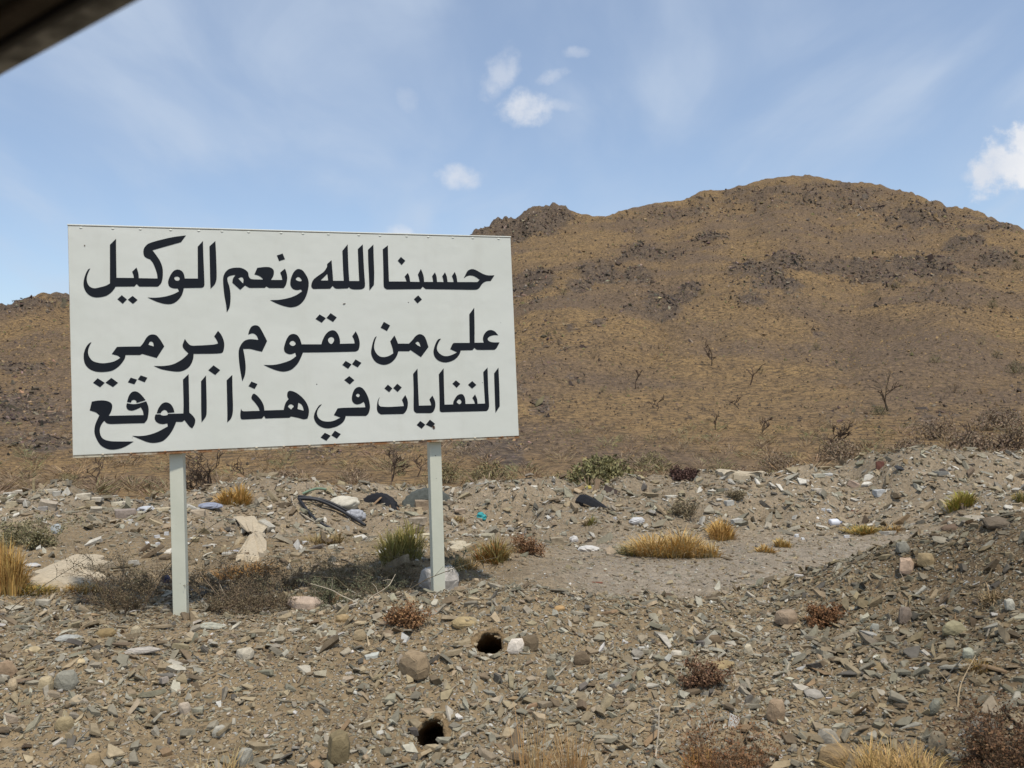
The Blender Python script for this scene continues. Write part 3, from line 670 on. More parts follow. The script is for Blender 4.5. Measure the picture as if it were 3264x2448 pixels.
# folded metal frame behind, sheet in front; its lower lip shows under the sheet
box8([sp(0, 0, -.004), sp(1, 0, -.004), sp(1, 1, -.004), sp(0, 1, -.004), sp(0, 0, -.044), sp(1, 0, -.044), sp(1, 1, -.044), sp(0, 1, -.044)], 'frame', M_TRIM, sign, 0.002)
v0 = 0.013
box8([sp(0.0008, v0, 0), sp(0.9992, v0, 0), sp(0.9992, .9985, 0), sp(0.0008, .9985, 0), sp(0.0008, v0, -.0035), sp(0.9992, v0, -.0035), sp(0.9992, .9985, -.0035), sp(0.0008, .9985, -.0035)], 'panel', M_PANEL, sign, 0.0008)
box8([sp(-.001, 1.0005, .003), sp(1.001, 1.0005, .003), sp(1.001, 1.0072, .003), sp(-.001, 1.0072, .003), sp(-.001, 1.0005, -.045), sp(1.001, 1.0005, -.045), sp(1.001, 1.0072, -.045), sp(-.001, 1.0072, -.045)], 'top_edge', M_PANEL, sign, 0.0035)
# spot-welds along the upper and lower edge
def dome(r, n=8):
    bm = bmesh.new(); bmesh.ops.create_uvsphere(bm, u_segments=n, v_segments=5, radius=r)
    me = bpy.data.meshes.new('rivet'); bm.to_mesh(me); bm.free()
    for p_ in me.polygons: p_.use_smooth = True
    return me
rv_ = dome(0.006); rv2 = dome(0.0055); rng = random.Random(3)
rotN = S_N.to_track_quat('Z', 'Y').to_matrix().to_4x4()
for i in range(17):
    u = 0.03 + i * 0.0585 + rng.uniform(-.008, .008)
    o = obj('rivet', rv_, M_PANEL, sign); o.matrix_world = Matrix.Translation(sp(u, 0.992, 0.0)) @ rotN @ Matrix.Diagonal((1.5, .8, .5, 1))
for i in range(15):
    u = 0.05 + i * 0.064 + rng.uniform(-.012, .012)
    o = obj('rivet', rv2, M_TRIM if i % 3 == 0 else M_PANEL, sign); o.matrix_world = Matrix.Translation(sp(u, 0.011, 0.0)) @ rotN @ Matrix.Diagonal((1.3, .9, .5, 1))
# posts
def post(pt_top, pt_bot, twist, name='post'):
    off = -.046 - .036
    a = on_plane(*pt_top, off); b = on_plane(*pt_bot, off); ax = (a - b).normalized()
    top = a + ax * (0.95 if pt_top[0] < 1000 else 0.95); bot = b - ax * 0.25
    wx = (S_W - ax * S_W.dot(ax)).normalized(); wx = Matrix.Rotation(twist, 3, ax) @ wx; wy = ax.cross(wx); h = .0355
    c = lambda q, i, j: q + wx * h * i + wy * h * j
    return box8([c(bot, -1, -1), c(bot, 1, -1), c(bot, 1, 1), c(bot, -1, 1), c(top, -1, -1), c(top, 1, -1), c(top, 1, 1), c(top, -1, 1)], name, M_POST, sign, 0.004)
post((565.5, 1450), (577.5, 1950), math.radians(-9))
post((1383.5, 1420), (1395, 1815), math.radians(0))

def curve_pts(spec, ox, oy, s=4.424):
    """'x,y' smooth points and 'x,y!' corners of an outline traced in an enlargement -> dense photo px loop"""
    P = []
    for tok in spec.split():
        c = tok.endswith('!'); a, b = tok.rstrip('!').split(','); P.append((ox + float(a) / s, oy + float(b) / s, c))
    n = len(P); out = []
    for i in range(n):
        p1, p2 = P[i], P[(i + 1) % n]; p0 = P[i - 1] if not p1[2] else None; p3 = P[(i + 2) % n] if not p2[2] else None
        out.append(p1[:2])
        if p1[2] and p2[2]: continue
        L = math.dist(p1[:2], p2[:2]); k = max(2, min(7, int(L / 4)))
        m1 = [(p2[j] - p0[j]) / 2 for j in (0, 1)] if p0 else [(p2[j] - p1[j]) * 1.0 for j in (0, 1)]
        m2 = [(p3[j] - p1[j]) / 2 for j in (0, 1)] if p3 else [(p2[j] - p1[j]) * 1.0 for j in (0, 1)]
        for m in (m1, m2):
            q = math.hypot(*m)
            if q > 1.1 * L: m[0] *= 1.1 * L / q; m[1] *= 1.1 * L / q
        for t in range(1, k):
            t /= k; a = 2 * t ** 3 - 3 * t ** 2 + 1; b = t ** 3 - 2 * t ** 2 + t; c = -2 * t ** 3 + 3 * t ** 2; d = t ** 3 - t ** 2
            out.append(tuple(a * p1[j] + b * m1[j] + c * p2[j] + d * m2[j] for j in (0, 1)))
    return out
T1, T2, T3, T4, T5, T6, T7, T8, T9 = (200, 700), (650, 700), (1150, 700), (200, 950), (700, 950), (1150, 950), (200, 1150), (650, 1150), (1150, 1150)
LET = [
 (T1, '665,355! 752,268! 752,400 758,820! 1003,822! 996,780 978,735! 1040,675! 1060,730 1070,780 1072,825! 1335,830! 1330,770 1305,690 1270,610 1230,560! 1180,540 1150,515 1137,470 1140,420 1165,375 1205,340 1270,315 1400,280 1560,245 1738,222! 1668,318! 1500,365 1265,432! 1310,490 1370,580 1405,670 1412,760 1405,840 1385,900 1340,945! 1080,945! 1042,908! 1010,943! 745,945! 720,985 680,1030 610,1075 500,1097 410,1085 340,1035 300,960 293,890 305,820 330,750 360,700 388,688! 360,745 342,800 340,860 355,910 390,950 450,968 540,950 610,930 665,900!', []),
 (T1, '1903,382! 1977,300! 1983,500 1995,800 1998,920 1985,950 1960,962! 1707,965! 1695,1020 1670,1080 1620,1140 1560,1180 1500,1192 1420,1185 1320,1155 1195,1098! 1320,1100 1450,1083 1560,1050 1640,1010! 1622,972! 1570,970 1510,950 1487,905 1488,860 1510,800 1540,750 1575,715 1620,703 1670,718 1705,760 1722,830! 1905,830!', ['1572,822 1590,805 1630,805 1650,828 1640,855 1610,862 1585,850']),
 (T1, '2068,378! 2152,300! 2163,500 2170,820 2150,900 2125,935 2085,975! 2080,900 2073,600', []),
 (T2, '270,850 275,800 300,745 340,705 390,685 460,676 530,682 590,712 625,750 632,800 660,835 710,842! 835,845! 810,815 770,790 712,773! 752,680! 850,668 930,672 975,700 988,740 980,790 945,850! 1105,850! 1095,800 1075,748! 1142,690! 1165,750 1175,820 1165,890 1150,930 1125,965! 920,965! 880,942! 860,962! 640,963! 580,928! 512,990! 400,890! 410,830 447,780! 400,785 350,800 330,822! 335,870 355,930 368,990 375,1060 375,1140 360,1240 322,1308! 312,1200 290,1080 275,950', ['485,830! 520,812 548,820 558,850 552,900!']),
 (T2, '1335,695 1390,715 1440,780 1472,850 1478,920 1465,1000 1440,1080 1400,1150 1340,1205 1270,1232 1200,1235 1100,1210 1010,1175 932,1135! 1060,1130 1200,1103 1300,1065 1385,1010! 1368,985! 1310,993 1260,980 1225,940 1217,890 1230,820 1260,750 1295,710', ['1293,838 1320,810 1350,815 1380,855 1360,870 1320,862']),
 (T2, '1800,572! 1815,750 1822,862! 1972,862! 1962,700 1952,440! 2027,348! 2037,650 2050,865! 2190,865! 2180,680 2170,415! 2240,348! 2258,700 2272,900 2268,950 2245,972 2212,983 2120,985 2070,975 2045,952! 2030,970! 1860,973 1815,935! 1780,975! 1545,978! 1515,950 1520,895 1550,840 1620,785 1690,735 1735,670! 1738,625!', ['1645,858! 1740,765! 1752,858!']),
 (T3, '102,425! 178,350! 183,550 190,760 186,920! 122,1000! 115,800 105,600', []),
 (T3, '310,418! 382,362! 388,600 398,872! 645,872! 635,840 618,803! 663,752! 685,800 697,875! 830,878! 820,830 805,775! 847,695! 875,760 890,820 893,878! 1020,878! 1015,840 1005,800! 1045,743! 1068,800 1076,878! 1168,880! 1160,840 1148,800! 1187,743! 1212,800 1224,880! 1310,880! 1300,835 1284,797! 1325,738! 1350,800 1362,880! 1645,880! 1675,848! 1630,815 1580,792 1530,788 1490,800 1452,828! 1480,770 1510,720 1560,698 1610,705 1680,742 1740,772 1800,786 1885,785! 1832,865! 1770,870 1730,890 1700,920 1675,960 1640,985 1580,990! 915,980! 873,945! 845,980! 370,985! 335,965 322,930 318,700', []),
 (T4, '1275,513 1320,525 1370,580 1432,680! 1325,845! 1120,787! 1090,803! 885,803! 875,850 830,920 770,980 690,1025 570,1043 460,1035 370,995 315,930 295,850 300,770 330,690 370,640 405,620! 375,680 357,740 362,800 395,860 440,895 540,918 640,912 730,890 812,843! 780,815 690,790! 765,688! 850,685 1095,682! 1130,640 1180,560 1225,520', ['1207,658! 1225,620 1250,613 1275,630 1283,682!']),
 (T4, '1690,660 1722,575! 1760,630 1800,665 1845,672! 2000,665 2130,655 2190,640! 2170,590 2135,540! 2190,462! 2230,510 2260,570 2277,640 2274,710 2255,765 2220,780! 2100,785 1845,787! 1840,850 1810,930 1760,990 1680,1030 1600,1037 1480,1022 1380,1000 1282,957! 1420,957 1550,935 1660,880 1730,825 1772,780! 1720,730 1695,695', []),
 (T5, '402,515! 425,440 460,395 510,383 555,400 600,470 670,605! 598,757! 520,740 430,718 332,718! 350,810 365,920 367,1010 355,1090 320,1175! 305,1100 285,980 270,840 270,740 295,670 340,610 400,583 460,580 545,590! 530,545 500,510 460,498', []),
 (T5, '620,943! 760,942 880,918 1000,875 1080,818! 1065,770! 1020,790 970,790 920,760 907,710 920,650 950,570 990,520 1040,505 1090,520 1130,570 1157,652! 1435,652! 1450,600 1490,520 1540,470 1595,453 1640,470 1680,530 1698,600 1697,645! 1905,640! 1895,590 1870,537! 1920,468! 1955,540 1975,620 1973,680 1955,735 1915,755! 1500,765 1175,768! 1150,830 1110,910 1060,970 1000,1015 910,1037 820,1025 720,990', ['985,642 1005,610 1040,603 1072,635 1060,665 1020,675', '1528,592 1545,560 1580,548 1613,570 1610,610 1580,648 1545,630']),
 (T6, '225,538! 205,590 190,660 192,720 220,780 265,820 320,832 390,818 458,780! 450,720 415,610! 475,527! 500,580 525,642! 680,642! 730,590 775,535 830,508 880,525 915,570 955,690! 848,833! 700,733! 680,750! 530,750! 515,800 480,860 420,915 350,940 290,938 215,905 165,840 145,770 155,690 175,610 200,555', ['768,635! 800,613 825,630 845,688! 800,665']),
 (T6, '1530,230! 1600,135! 1605,400 1605,630! 1735,628! 1722,580 1735,520 1780,465 1835,450 1890,470 1940,525! 1880,523 1820,540 1790,570 1800,600 1850,622 1957,625! 1915,705 1885,730! 1640,730 1603,703! 1575,735! 1410,738! 1395,785 1350,845 1290,885 1200,908 1110,890 1050,840 1025,770 1035,700 1065,620 1095,580 1130,573! 1095,630 1075,690 1080,740 1115,785 1170,815 1230,817 1300,795 1358,765! 1260,720! 1300,640 1330,632! 1535,632!', []),
 (T9, '1880,178! 1942,95! 1955,400 1960,640! 1900,735! 1893,600 1885,350', []),
 (T9, '1100,190! 1168,105! 1175,400 1182,617! 1303,615! 1305,580 1330,530 1365,485 1410,468 1445,480 1470,530 1477,608! 1610,605! 1595,560 1573,525! 1612,473! 1640,540 1648,605! 1752,602! 1740,400 1727,160! 1788,93! 1798,400 1810,620 1805,670 1780,705 1750,710! 1140,725! 1120,715 1112,690 1110,500', ['1352,580 1375,548 1400,545 1420,575 1412,600 1390,612 1370,600']),
 (T9, '738,185! 800,108! 808,350 820,632! 995,628! 985,590 967,545! 1010,490! 1040,550 1053,610 1045,670 1020,720 985,738! 785,738! 755,715 745,680 745,400', []),
 (T9, '268,510! 250,570 255,620 280,645! 400,650 607,638! 600,600 580,550! 627,482! 655,540 665,600 655,670 630,720 600,750! 285,757! 245,730 228,690 228,630 240,560', []),
 (T8, '1665,612! 1620,665 1598,715 1597,765 1620,810 1670,845 1750,857 1830,845 1925,800! 1832,765! 1885,670! 1950,663 2276,655! 2266,605 2251,578! 2211,605 2151,615 2106,590 2086,540 2096,465 2131,395 2186,368 2241,390 2291,460 2326,545 2342,640 2335,700 2315,750 2285,778! 2000,778! 1985,830 1940,885 1860,930 1750,953 1660,935 1590,885 1552,810 1560,740 1595,670 1630,625', ['2143,487 2171,462 2199,485 2175,515']),
 (T8, '525,672! 535,700 560,712! 785,705! 770,660 720,590 675,540 670,510 690,470 710,463 760,500 815,570 845,640 853,700! 1125,692! 1135,640 1160,580 1195,540! 1175,505 1178,450 1200,425 1240,425 1310,455 1390,520 1445,590 1475,660 1482,710 1475,770 1460,815! 1410,825 1330,805 1230,785! 1205,803! 870,813! 848,777! 815,815! 540,827 518,810 512,760 517,710', ['1185,648! 1205,618 1240,615 1270,640! 1230,687!', '1332,590! 1370,610 1395,650 1408,703! 1320,680!']),
 (T8, '320,275! 400,198! 403,400 410,640 405,740 380,815 328,870! 330,750 325,500', []),
 (T7, '1950,290! 2020,205! 2028,500 2030,680 2020,780 1957,870! 1952,700', []),
 (T7, '1695,265! 1775,187! 1782,500 1785,730! 1830,770 1865,820 1868,860 1855,905 1825,953! 1790,930 1715,835! 1690,858 1660,862 1600,860! 1580,910 1540,990 1490,1060 1420,1125 1350,1150 1270,1158 1190,1145 1100,1110 1040,1085 975,1057! 1100,1060 1220,1042 1340,1000 1480,925! 1475,882! 1420,892 1360,885 1310,850 1295,800 1310,755! 1375,755! 1395,768 1430,772 1475,765 1485,748! 1600,745! 1700,742! 1703,600', []),
 (T7, '1325,740! 1350,670 1400,605 1460,585 1520,610 1560,670 1575,728! 1480,735! 1465,705 1430,692 1395,715 1380,740!', []),
 (T7, '410,575! 500,560 590,560 660,580 695,615 697,660 680,720 648,775! 1138,765! 1130,710 1100,655! 1050,680 980,703 920,690 895,645 905,598! 980,610 1060,605 1178,570! 1205,640 1212,700 1205,770 1190,830 1150,880! 900,885 680,892 620,880 585,845! 550,890 525,950 525,1020 550,1080 600,1115 700,1135 1000,1138! 900,1200 800,1240 700,1253 620,1240 540,1195 485,1120 450,1030 447,960 465,880 515,770! 470,730 380,700!', []),
 (T7, '905,580! 930,500 970,445 1025,430 1080,455 1130,505 1168,555! 1040,595! 1035,565 1005,550 975,560 960,590!', []),
]
DOT = [(T1, '770,1122 832,1065 905,1125 846,1186'), (T1, '917,1128 985,1075 1055,1132 990,1188'), (T2, '1028,505 1110,478 1143,558 1060,585'), (T3, '520,580 566,525 628,580 576,640'), (T3, '748,1122 810,1068 862,1125 800,1182'),
 (T4, '427,1195 492,1130 592,1195 527,1258'), (T4, '603,1192 685,1125 780,1195 708,1255'), (T4, '2052,1018 2125,948 2220,1015 2150,1085'), (T5, '1352,295 1410,230 1498,283 1440,348'), (T5, '1507,280 1565,212 1652,272 1600,337'), (T5, '1730,943 1778,885 1860,935 1812,998'), (T5, '1867,932 1917,865 2000,913 1947,978'), (T6, '325,335 413,385 370,465 280,418'),
 (T9, '1292,322 1342,275 1403,325 1352,380'), (T9, '1512,338 1572,285 1630,340 1570,393'), (T9, '788,905 840,848 910,900 858,958'), (T9, '917,900 975,830 1047,888 1000,940'), (T9, '333,390 382,335 445,388 400,443'), (T9, '457,385 515,323 578,375 520,440'),
 (T8, '1978,272 2050,215 2122,272 2058,333'), (T8, '1645,1080 1705,1015 1787,1055 1727,1128'), (T8, '1797,1050 1847,985 1930,1033 1875,1098'), (T8, '628,358 670,292 755,327 715,397'), (T7, '917,303 958,237 1048,265 1010,332'), (T7, '1058,262 1100,205 1193,238 1155,303')]
def paint(name, loops, mat, off=0.0014):
    L3 = [[on_plane(a, b, off) for a, b in lp] for lp in loops]
    flat = [[Vector((p - S_O).dot(a) for a in (S_W.normalized(), S_H.normalized())).to_3d() for p in lp] for lp in L3]
    tri = tessellate_polygon(flat); vs_ = [p for lp in L3 for p in lp]
    fs = []
    for t in tri:
        a, b, c = (vs_[i] for i in t); nn = (b - a).cross(c - a)
        fs.append(tuple(t) if nn.dot(S_N) > 0 else tuple(reversed(t)))
    me = bpy.data.meshes.new(name); me.from_pydata(vs_, [], fs); me.update()
    return obj(name, me, mat, sign)
for tile, outer, holes in LET: paint('letter', [curve_pts(outer, *tile)] + [curve_pts(h, *tile) for h in holes], M_LET)
for tile, d in DOT: paint('dot', [[(tile[0] + float(q.split(',')[0]) / 4.424, tile[1] + float(q.split(',')[1]) / 4.424) for q in d.split()]], M_LET)
M_RUSTSPOT = simple('rust_spot', (0.10, 0.06, 0.04), 0.9, 0.3, 200, 0)
paint('rust_spot', [[(1379, 1356), (1385, 1357), (1387, 1366), (1381, 1368), (1378, 1362)]], M_RUSTSPOT, .0025)
paint('rust_spot', [[(1335, 1407), (1338, 1404), (1345, 1407), (1362, 1406), (1361, 1409), (1333, 1410)]], M_RUSTSPOT, .0025)
paint('rust_spot', [[(1093, 968), (1101, 966), (1101, 969), (1094, 971)]], M_RUSTSPOT, .0025)
paint('rust_spot', [[(268, 781), (270, 780), (272, 782), (270, 785), (268, 784)]], M_RUSTSPOT, .0025)
# concrete footing at the right post
def rock_obj(name, px, py, w, h, colr, proto, lab, cat, yaw=0.0, dep=0.8, group=None, mat=None, sink=0.3, tilt=(0, 0), seed=1, jit=0.02):
    loc, nor = hit(px, py); d = loc.y; sx = w * d / F / 2; sz_ = h * d / F / 2
    pv = HERO[proto][0]; zh = (pv[:, 2].max() - pv[:, 2].min()) / 2
    o = obj(name, stone_mesh(HERO[proto], colr, name=name, bev=.05, jitter=jit, seed=seed), mat or M_STONE)
    o.matrix_world = Matrix.Translation(loc + Vector((0, sx * .4, sz_ * (1 - sink)))) @ R3(yaw, *tilt) @ Matrix.Diagonal((sx, sx * dep, sz_ / zh, 1))
    return tag(o, lab, cat, group)
rock_obj('concrete_footing', 1402, 1880, 140, 74, (.42, .385, .335), 4, 'rough grey concrete footing around the base of the right post', 'footing', .4, 1.0, sink=.25)

# ------------------------------------------------------------------ plants
class Tubes:
    def __init__(s): s.v = []; s.f = []; s.c = []; s.n = 0
    def seg(s, a, b, ra, rb, c):
        a = np.array(a, float); b = np.array(b, float); d = b - a; L = np.linalg.norm(d)
        if L < 1e-6: return
        d /= L; u = np.cross(d, (0.3, 0.5, 0.81)); u /= np.linalg.norm(u) + 1e-9; w = np.cross(d, u)
        for p, r in ((a, ra), (b, rb)):
            for k in range(3):
                an = 2.0944 * k; s.v.append(p + (u * math.cos(an) + w * math.sin(an)) * r); s.c.append(c)
        n = s.n
        for k in range(3): s.f.append((n + k, n + (k + 1) % 3, n + 3 + (k + 1) % 3, n + 3 + k))
        s.n += 6
    def path(s, pts, r0, r1, c):
        m = len(pts) - 1
        for i in range(m): s.seg(pts[i], pts[i + 1], r0 + (r1 - r0) * i / m, r0 + (r1 - r0) * (i + 1) / m, c)
    def leaf(s, p, d, w, c):
        p = np.array(p, float); d = np.array(d, float); u = np.cross(d, (random.gauss(0, 1), random.gauss(0, 1), random.gauss(0, 1))); u = u / (np.linalg.norm(u) + 1e-9) * w
        s.v += [p - u * .3, p + d * .5 - u, p + d, p + d * .5 + u]; s.c += [c] * 4; n = s.n; s.f.append((n, n + 1, n + 2, n + 3)); s.n += 4
    def build(s, name, mat, parent=None, origin=(0, 0, 0)):
        me = mesh_np(name, np.array(s.v) - np.array(origin), s.f, np.array(s.c)); o = obj(name, me, mat, parent)
        if parent is None: o.location = origin
        return o
def vary(c, k=0.25, r=random): f = 1 + r.uniform(-k, k); return tuple(max(0, x * f * (1 + r.uniform(-.05, .05))) for x in c)
def grass_tuft(px, py, w, h, n, c1, c2, lab, cat='grass tuft', name='grass_tuft', loc=None, spread=1.0, blade=0.004, droop=0.5, wisp=0.0, ragged=0.35):
    loc = loc or hit(px, py)[0]; d = loc.y; W_ = w * d / F / 2; H_ = h * d / F; r = random.Random(int(px * 7 + py)); t = Tubes(); subs = [(r.uniform(-.5, .5), r.uniform(-.4, .4), r.uniform(.62, 1.1)) for _ in range(6)]
    for i in range(n):
        a = r.uniform(0, 6.283); q = math.sqrt(r.random()); sc_ = subs[r.randint(0, len(subs) - 1)]; bx = W_ * (sc_[0] + .4 * q * math.cos(a)); by = W_ * (sc_[1] + .35 * q * math.sin(a))
        L = sc_[2] * H_ * r.uniform(1 - ragged * 1.6, 1.08) * (1 - .42 * q * q); ox = (W_ * .42 * q * math.cos(a) + r.gauss(0, .13 * W_)) * spread; oy = (W_ * .4 * q * math.sin(a) + r.gauss(0, .1 * W_)) * spread
        z0 = hq(loc.x + bx, loc.y + by) if loc.y < 13.5 else loc.z
        b = np.array((loc.x + bx, loc.y + by, z0 - .01)); c = vary(c1 if r.random() < .65 else c2, .28, r)
        p1 = b + (ox * .3, oy * .3, L * .5); p2 = b + (ox * .75, oy * .75, L * (.88 - .1 * droop)); p3 = b + (ox * (1 + droop * .5), oy * (1 + droop * .5), L * (1 - .22 * droop * q))
        bw = blade * r.uniform(.6, 1.3); side = np.array((math.cos(a + 1.4), math.sin(a + 1.4) * .6, 0)) * bw
        k = t.n; t.v += [b - side, b + side, p1 + side * .8, p1 - side * .8, p2 + side * .5, p2 - side * .5, p3]; t.c += [tuple(x * .8 for x in c)] * 2 + [c] * 5
        t.f += [(k, k + 1, k + 2, k + 3), (k + 3, k + 2, k + 4, k + 5), (k + 5, k + 4, k + 6, k + 6)]; t.n += 7
    f3 = [f for f in t.f]; tri = []
    for f in f3:
        tri.append((f[0], f[1], f[2]))
        if f[3] != f[2]: tri.append((f[0], f[2], f[3]))
    me = mesh_np(name, np.array(t.v) - np.array(loc), tri, np.array(t.c)); o = obj(name, me, M_PLANT); o.location = loc
    return tag(o, lab, cat)
def shrub(px, py, w, h, stems, ctw, clf, lab, leafn=4, leafs=.012, cat='shrub', name='shrub', rad=.003, depth=3, loc=None, group=None, branch=3, up=.9):
    loc = loc or hit(px, py)[0]; d = loc.y; W_ = w * d / F / 2; H_ = h * d / F; r = random.Random(int(px * 3 + py * 11)); t = Tubes(); lf = Tubes(); skx = r.uniform(-1, 1)
    def grow(p, dr, L, R_, dep):
        pts = [p]; q = np.array(p, float); dv = np.array(dr, float)
        for k in range(2):
            dv = dv + np.array([r.gauss(0, .27), r.gauss(0, .27), r.gauss(0, .17)]); dv /= np.linalg.norm(dv); q = q + dv * L / 2; pts.append(q.copy())
        t.path(pts, R_, R_ * .6, vary(ctw, .3, r)); pts.insert(1, (pts[0] + pts[1]) / 2)
        if dep > 0:
            for k in range(branch):
                b = pts[r.randint(1, 3)]; nd = dv + np.array([r.gauss(0, .65), r.gauss(0, .65), r.gauss(.05, .4)]); grow(b, nd / np.linalg.norm(nd), L * r.uniform(.5, .75), R_ * .6, dep - 1)
        if dep <= 1:
            for k in range(leafn):
                b = pts[r.randint(1, 3)] + np.array([r.gauss(0, 1), r.gauss(0, 1), r.gauss(0, 1)]) * leafs * .8
                e = np.array([r.gauss(0, 1), r.gauss(0, 1), r.gauss(.4, .8)]); lf.leaf(b, e / (np.linalg.norm(e) + 1e-6) * leafs * r.uniform(.7, 1.6), leafs * .35, vary(clf, .35, r))
    for i in range(stems):
        a = r.uniform(0, 6.283); q = r.random() ** .5; k = W_ * (.45 if stems > 12 else .04) * q
        b = (loc.x + k * math.cos(a), loc.y + k * .8 * math.sin(a), loc.z - .01)
        if loc.y < 13: b = (b[0], b[1], hq(b[0], b[1]) - .01)
        asp = W_ / max(H_, 1e-6); out_ = np.array((math.cos(a) * asp * (.25 + .75 * q), math.sin(a) * asp * .8 * (.25 + .75 * q), up)); out_ = out_ + np.array((skx, 0, 0)) * .35; L = H_ * .62 * r.choice((r.uniform(.35, .7), r.uniform(.7, 1.25))) * np.linalg.norm(out_)
        grow(b, out_ / np.linalg.norm(out_), L * .75, rad, depth)
    o = empty(name, loc); tag(o, lab, cat, group)
    tw = t.build('twigs', M_PLANT, None, loc); tw.location = (0, 0, 0); tw.parent = o
    if lf.n: l2 = lf.build('leaves', M_PLANT, None, loc); l2.location = (0, 0, 0); l2.parent = o
    return o
GOLD, GOLD2, STRAW, RUST, OLIVE = (.56, .355, .12), (.45, .27, .09), (.54, .42, .22), (.26, .10, .035), (.20, .185, .06)
grass_tuft(8, 1885, 170, 195, 900, GOLD, GOLD2, 'tall golden grass tuft cut by the left picture edge', blade=.0035)
grass_tuft(748, 1605, 115, 74, 500, GOLD, (.42, .25, .07), 'golden grass tuft on the heap between the sign posts', blade=.007)
grass_tuft(2130, 1768, 270, 96, 1500, GOLD, STRAW, 'widest golden grass tuft beside the gravel track', blade=.0045)
grass_tuft(2238, 1775, 120, 62, 500, GOLD, STRAW, 'smaller straw tuft at the right foot of the widest golden tuft', blade=.0045)
grass_tuft(2300, 1716, 118, 68, 700, GOLD, GOLD2, 'round golden grass tuft behind the gravel track', blade=.005)
grass_tuft(2440, 1760, 80, 34, 300, GOLD, STRAW, 'low golden grass tuft at the far edge of the track', blade=.005)
grass_tuft(2500, 1742, 70, 38, 300, (.46, .30, .09), STRAW, 'low straw tuft just right of the low golden one', blade=.005)
grass_tuft(2740, 1702, 150, 38, 550, (.44, .29, .09), OLIVE, 'wide low yellow tuft beside the white jug', blade=.005)
grass_tuft(2830, 1690, 120, 24, 300, (.36, .24, .10), GOLD2, 'low brown grass right of the wide yellow tuft', blade=.005)
grass_tuft(275, 1888, 170, 40, 450, (.46, .27, .08), STRAW, 'low orange grass left of the left sign post', blade=.004)
grass_tuft(110, 1888, 150, 34, 350, (.40, .27, .08), OLIVE, 'short yellow green grass at the foot of the tall tuft', blade=.004)
grass_tuft(775, 1838, 250, 46, 700, (.36, .20, .07), (.30, .16, .05), 'low rust orange grass behind the dry bush', blade=.004)
grass_tuft(1485, 1812, 105, 48, 350, (.45, .28, .09), STRAW, 'small golden grass tuft right of the right sign post', blade=.0035)
grass_tuft(1275, 1790, 170, 140, 800, (.30, .265, .085), (.37, .29, .10), 'yellow green grass clump left of the right sign post', blade=.004, spread=1.2)
grass_tuft(1560, 1785, 160, 92, 600, (.29, .23, .085), (.38, .19, .06), 'olive and rust grass clump right of the right sign post', blade=.004, spread=1.2)
grass_tuft(1040, 1730, 150, 46, 300, (.33, .235, .11), (.28, .22, .09), 'thin brown grass on the slope between the posts', blade=.004)
grass_tuft(2010, 1770, 130, 48, 350, (.21, .195, .12), OLIVE, 'grey green grass at the left foot of the widest golden tuft', blade=.004)
grass_tuft(1460, 1660, 60, 26, 150, (.32, .22, .11), STRAW, 'small brown tuft on the heap right of the sign', blade=.005)
grass_tuft(3066, 1612, 118, 60, 500, (.32, .29, .06), (.38, .26, .08), 'yellow green tuft on the right heap', blade=.006)
grass_tuft(3245, 1600, 60, 46, 200, (.33, .24, .10), OLIVE, 'brown tuft at the right picture edge on the heap', blade=.006)
grass_tuft(1880, 1672, 60, 34, 150, (.29, .22, .09), OLIVE, 'small dry tuft below the dark tyre strip', blade=.005)
grass_tuft(1760, 2500, 330, 300, 420, (.42, .25, .10), (.46, .33, .17), 'sparse brown grass stalks at the bottom edge', blade=.0014, spread=.8, ragged=.5)
grass_tuft(2900, 2500, 420, 130, 900, (.48, .32, .13), (.40, .25, .09), 'dense ochre grass at the lower right picture edge', blade=.0018)
grass_tuft(2220, 2500, 200, 150, 300, (.44, .25, .08), RUST, 'golden stalks at the foot of the rust shrub on the bottom edge', blade=.0018)
grass_tuft(690, 2485, 260, 120, 160, (.50, .38, .18), (.42, .27, .11), 'thin straw blades at the bottom left edge', blade=.0014, ragged=.55)
grass_tuft(3150, 1925, 74, 66, 220, (.36, .27, .15), (.30, .21, .11), 'pale drooping straw tuft on the right bank', blade=.003, droop=2.2, spread=1.6)
grass_tuft(3130, 2130, 110, 60, 160, (.38, .25, .09), (.30, .2, .08), 'thin orange tuft under the olive green stone', blade=.002, spread=1.5)
shrub(1288, 1990, 140, 100, 26, (.29, .17, .09), (.30, .165, .08), 'rust red dry shrub on the crest below the right post', 3, .011, rad=.0022)
shrub(2240, 2185, 110, 110, 18, (.22, .14, .085), (.21, .12, .07), 'dark red dry shrub in the middle of the right bank', 4, .010, rad=.002)
shrub(2300, 2480, 380, 300, 34, (.25, .165, .095), (.24, .125, .06), 'large rust brown shrub at the bottom edge', 3, .008, rad=.0018)
shrub(3170, 2440, 330, 280, 34, (.14, .095, .06), (.17, .095, .05), 'dark brown shrub in the lower right corner', 3, .009, rad=.0022)
shrub(2640, 1985, 130, 72, 18, (.22, .13, .07), (.22, .115, .055), 'low rust shrub on the lower slope of the right bank', 5, .012, rad=.002)
shrub(1690, 1765, 130, 76, 16, (.26, .17, .10), (.26, .15, .08), 'brown dry shrub at the foot of the heap right of the sign', 4, .016, rad=.003)
shrub(2175, 1640, 110, 60, 16, (.24, .19, .13), (.25, .2, .12), 'grey brown shrub on the heap above the widest golden tuft', 3, .018, rad=.003)
shrub(2182, 1528, 80, 40, 26, (.12, .075, .06), (.12, .07, .055), 'round dark red dry bush on top of the heap', 5, .022, rad=.004)
shrub(100, 1740, 280, 120, 26, (.24, .205, .12), (.25, .22, .12), 'grey green shrub on the heap left of the sign', 4, .016, rad=.003)
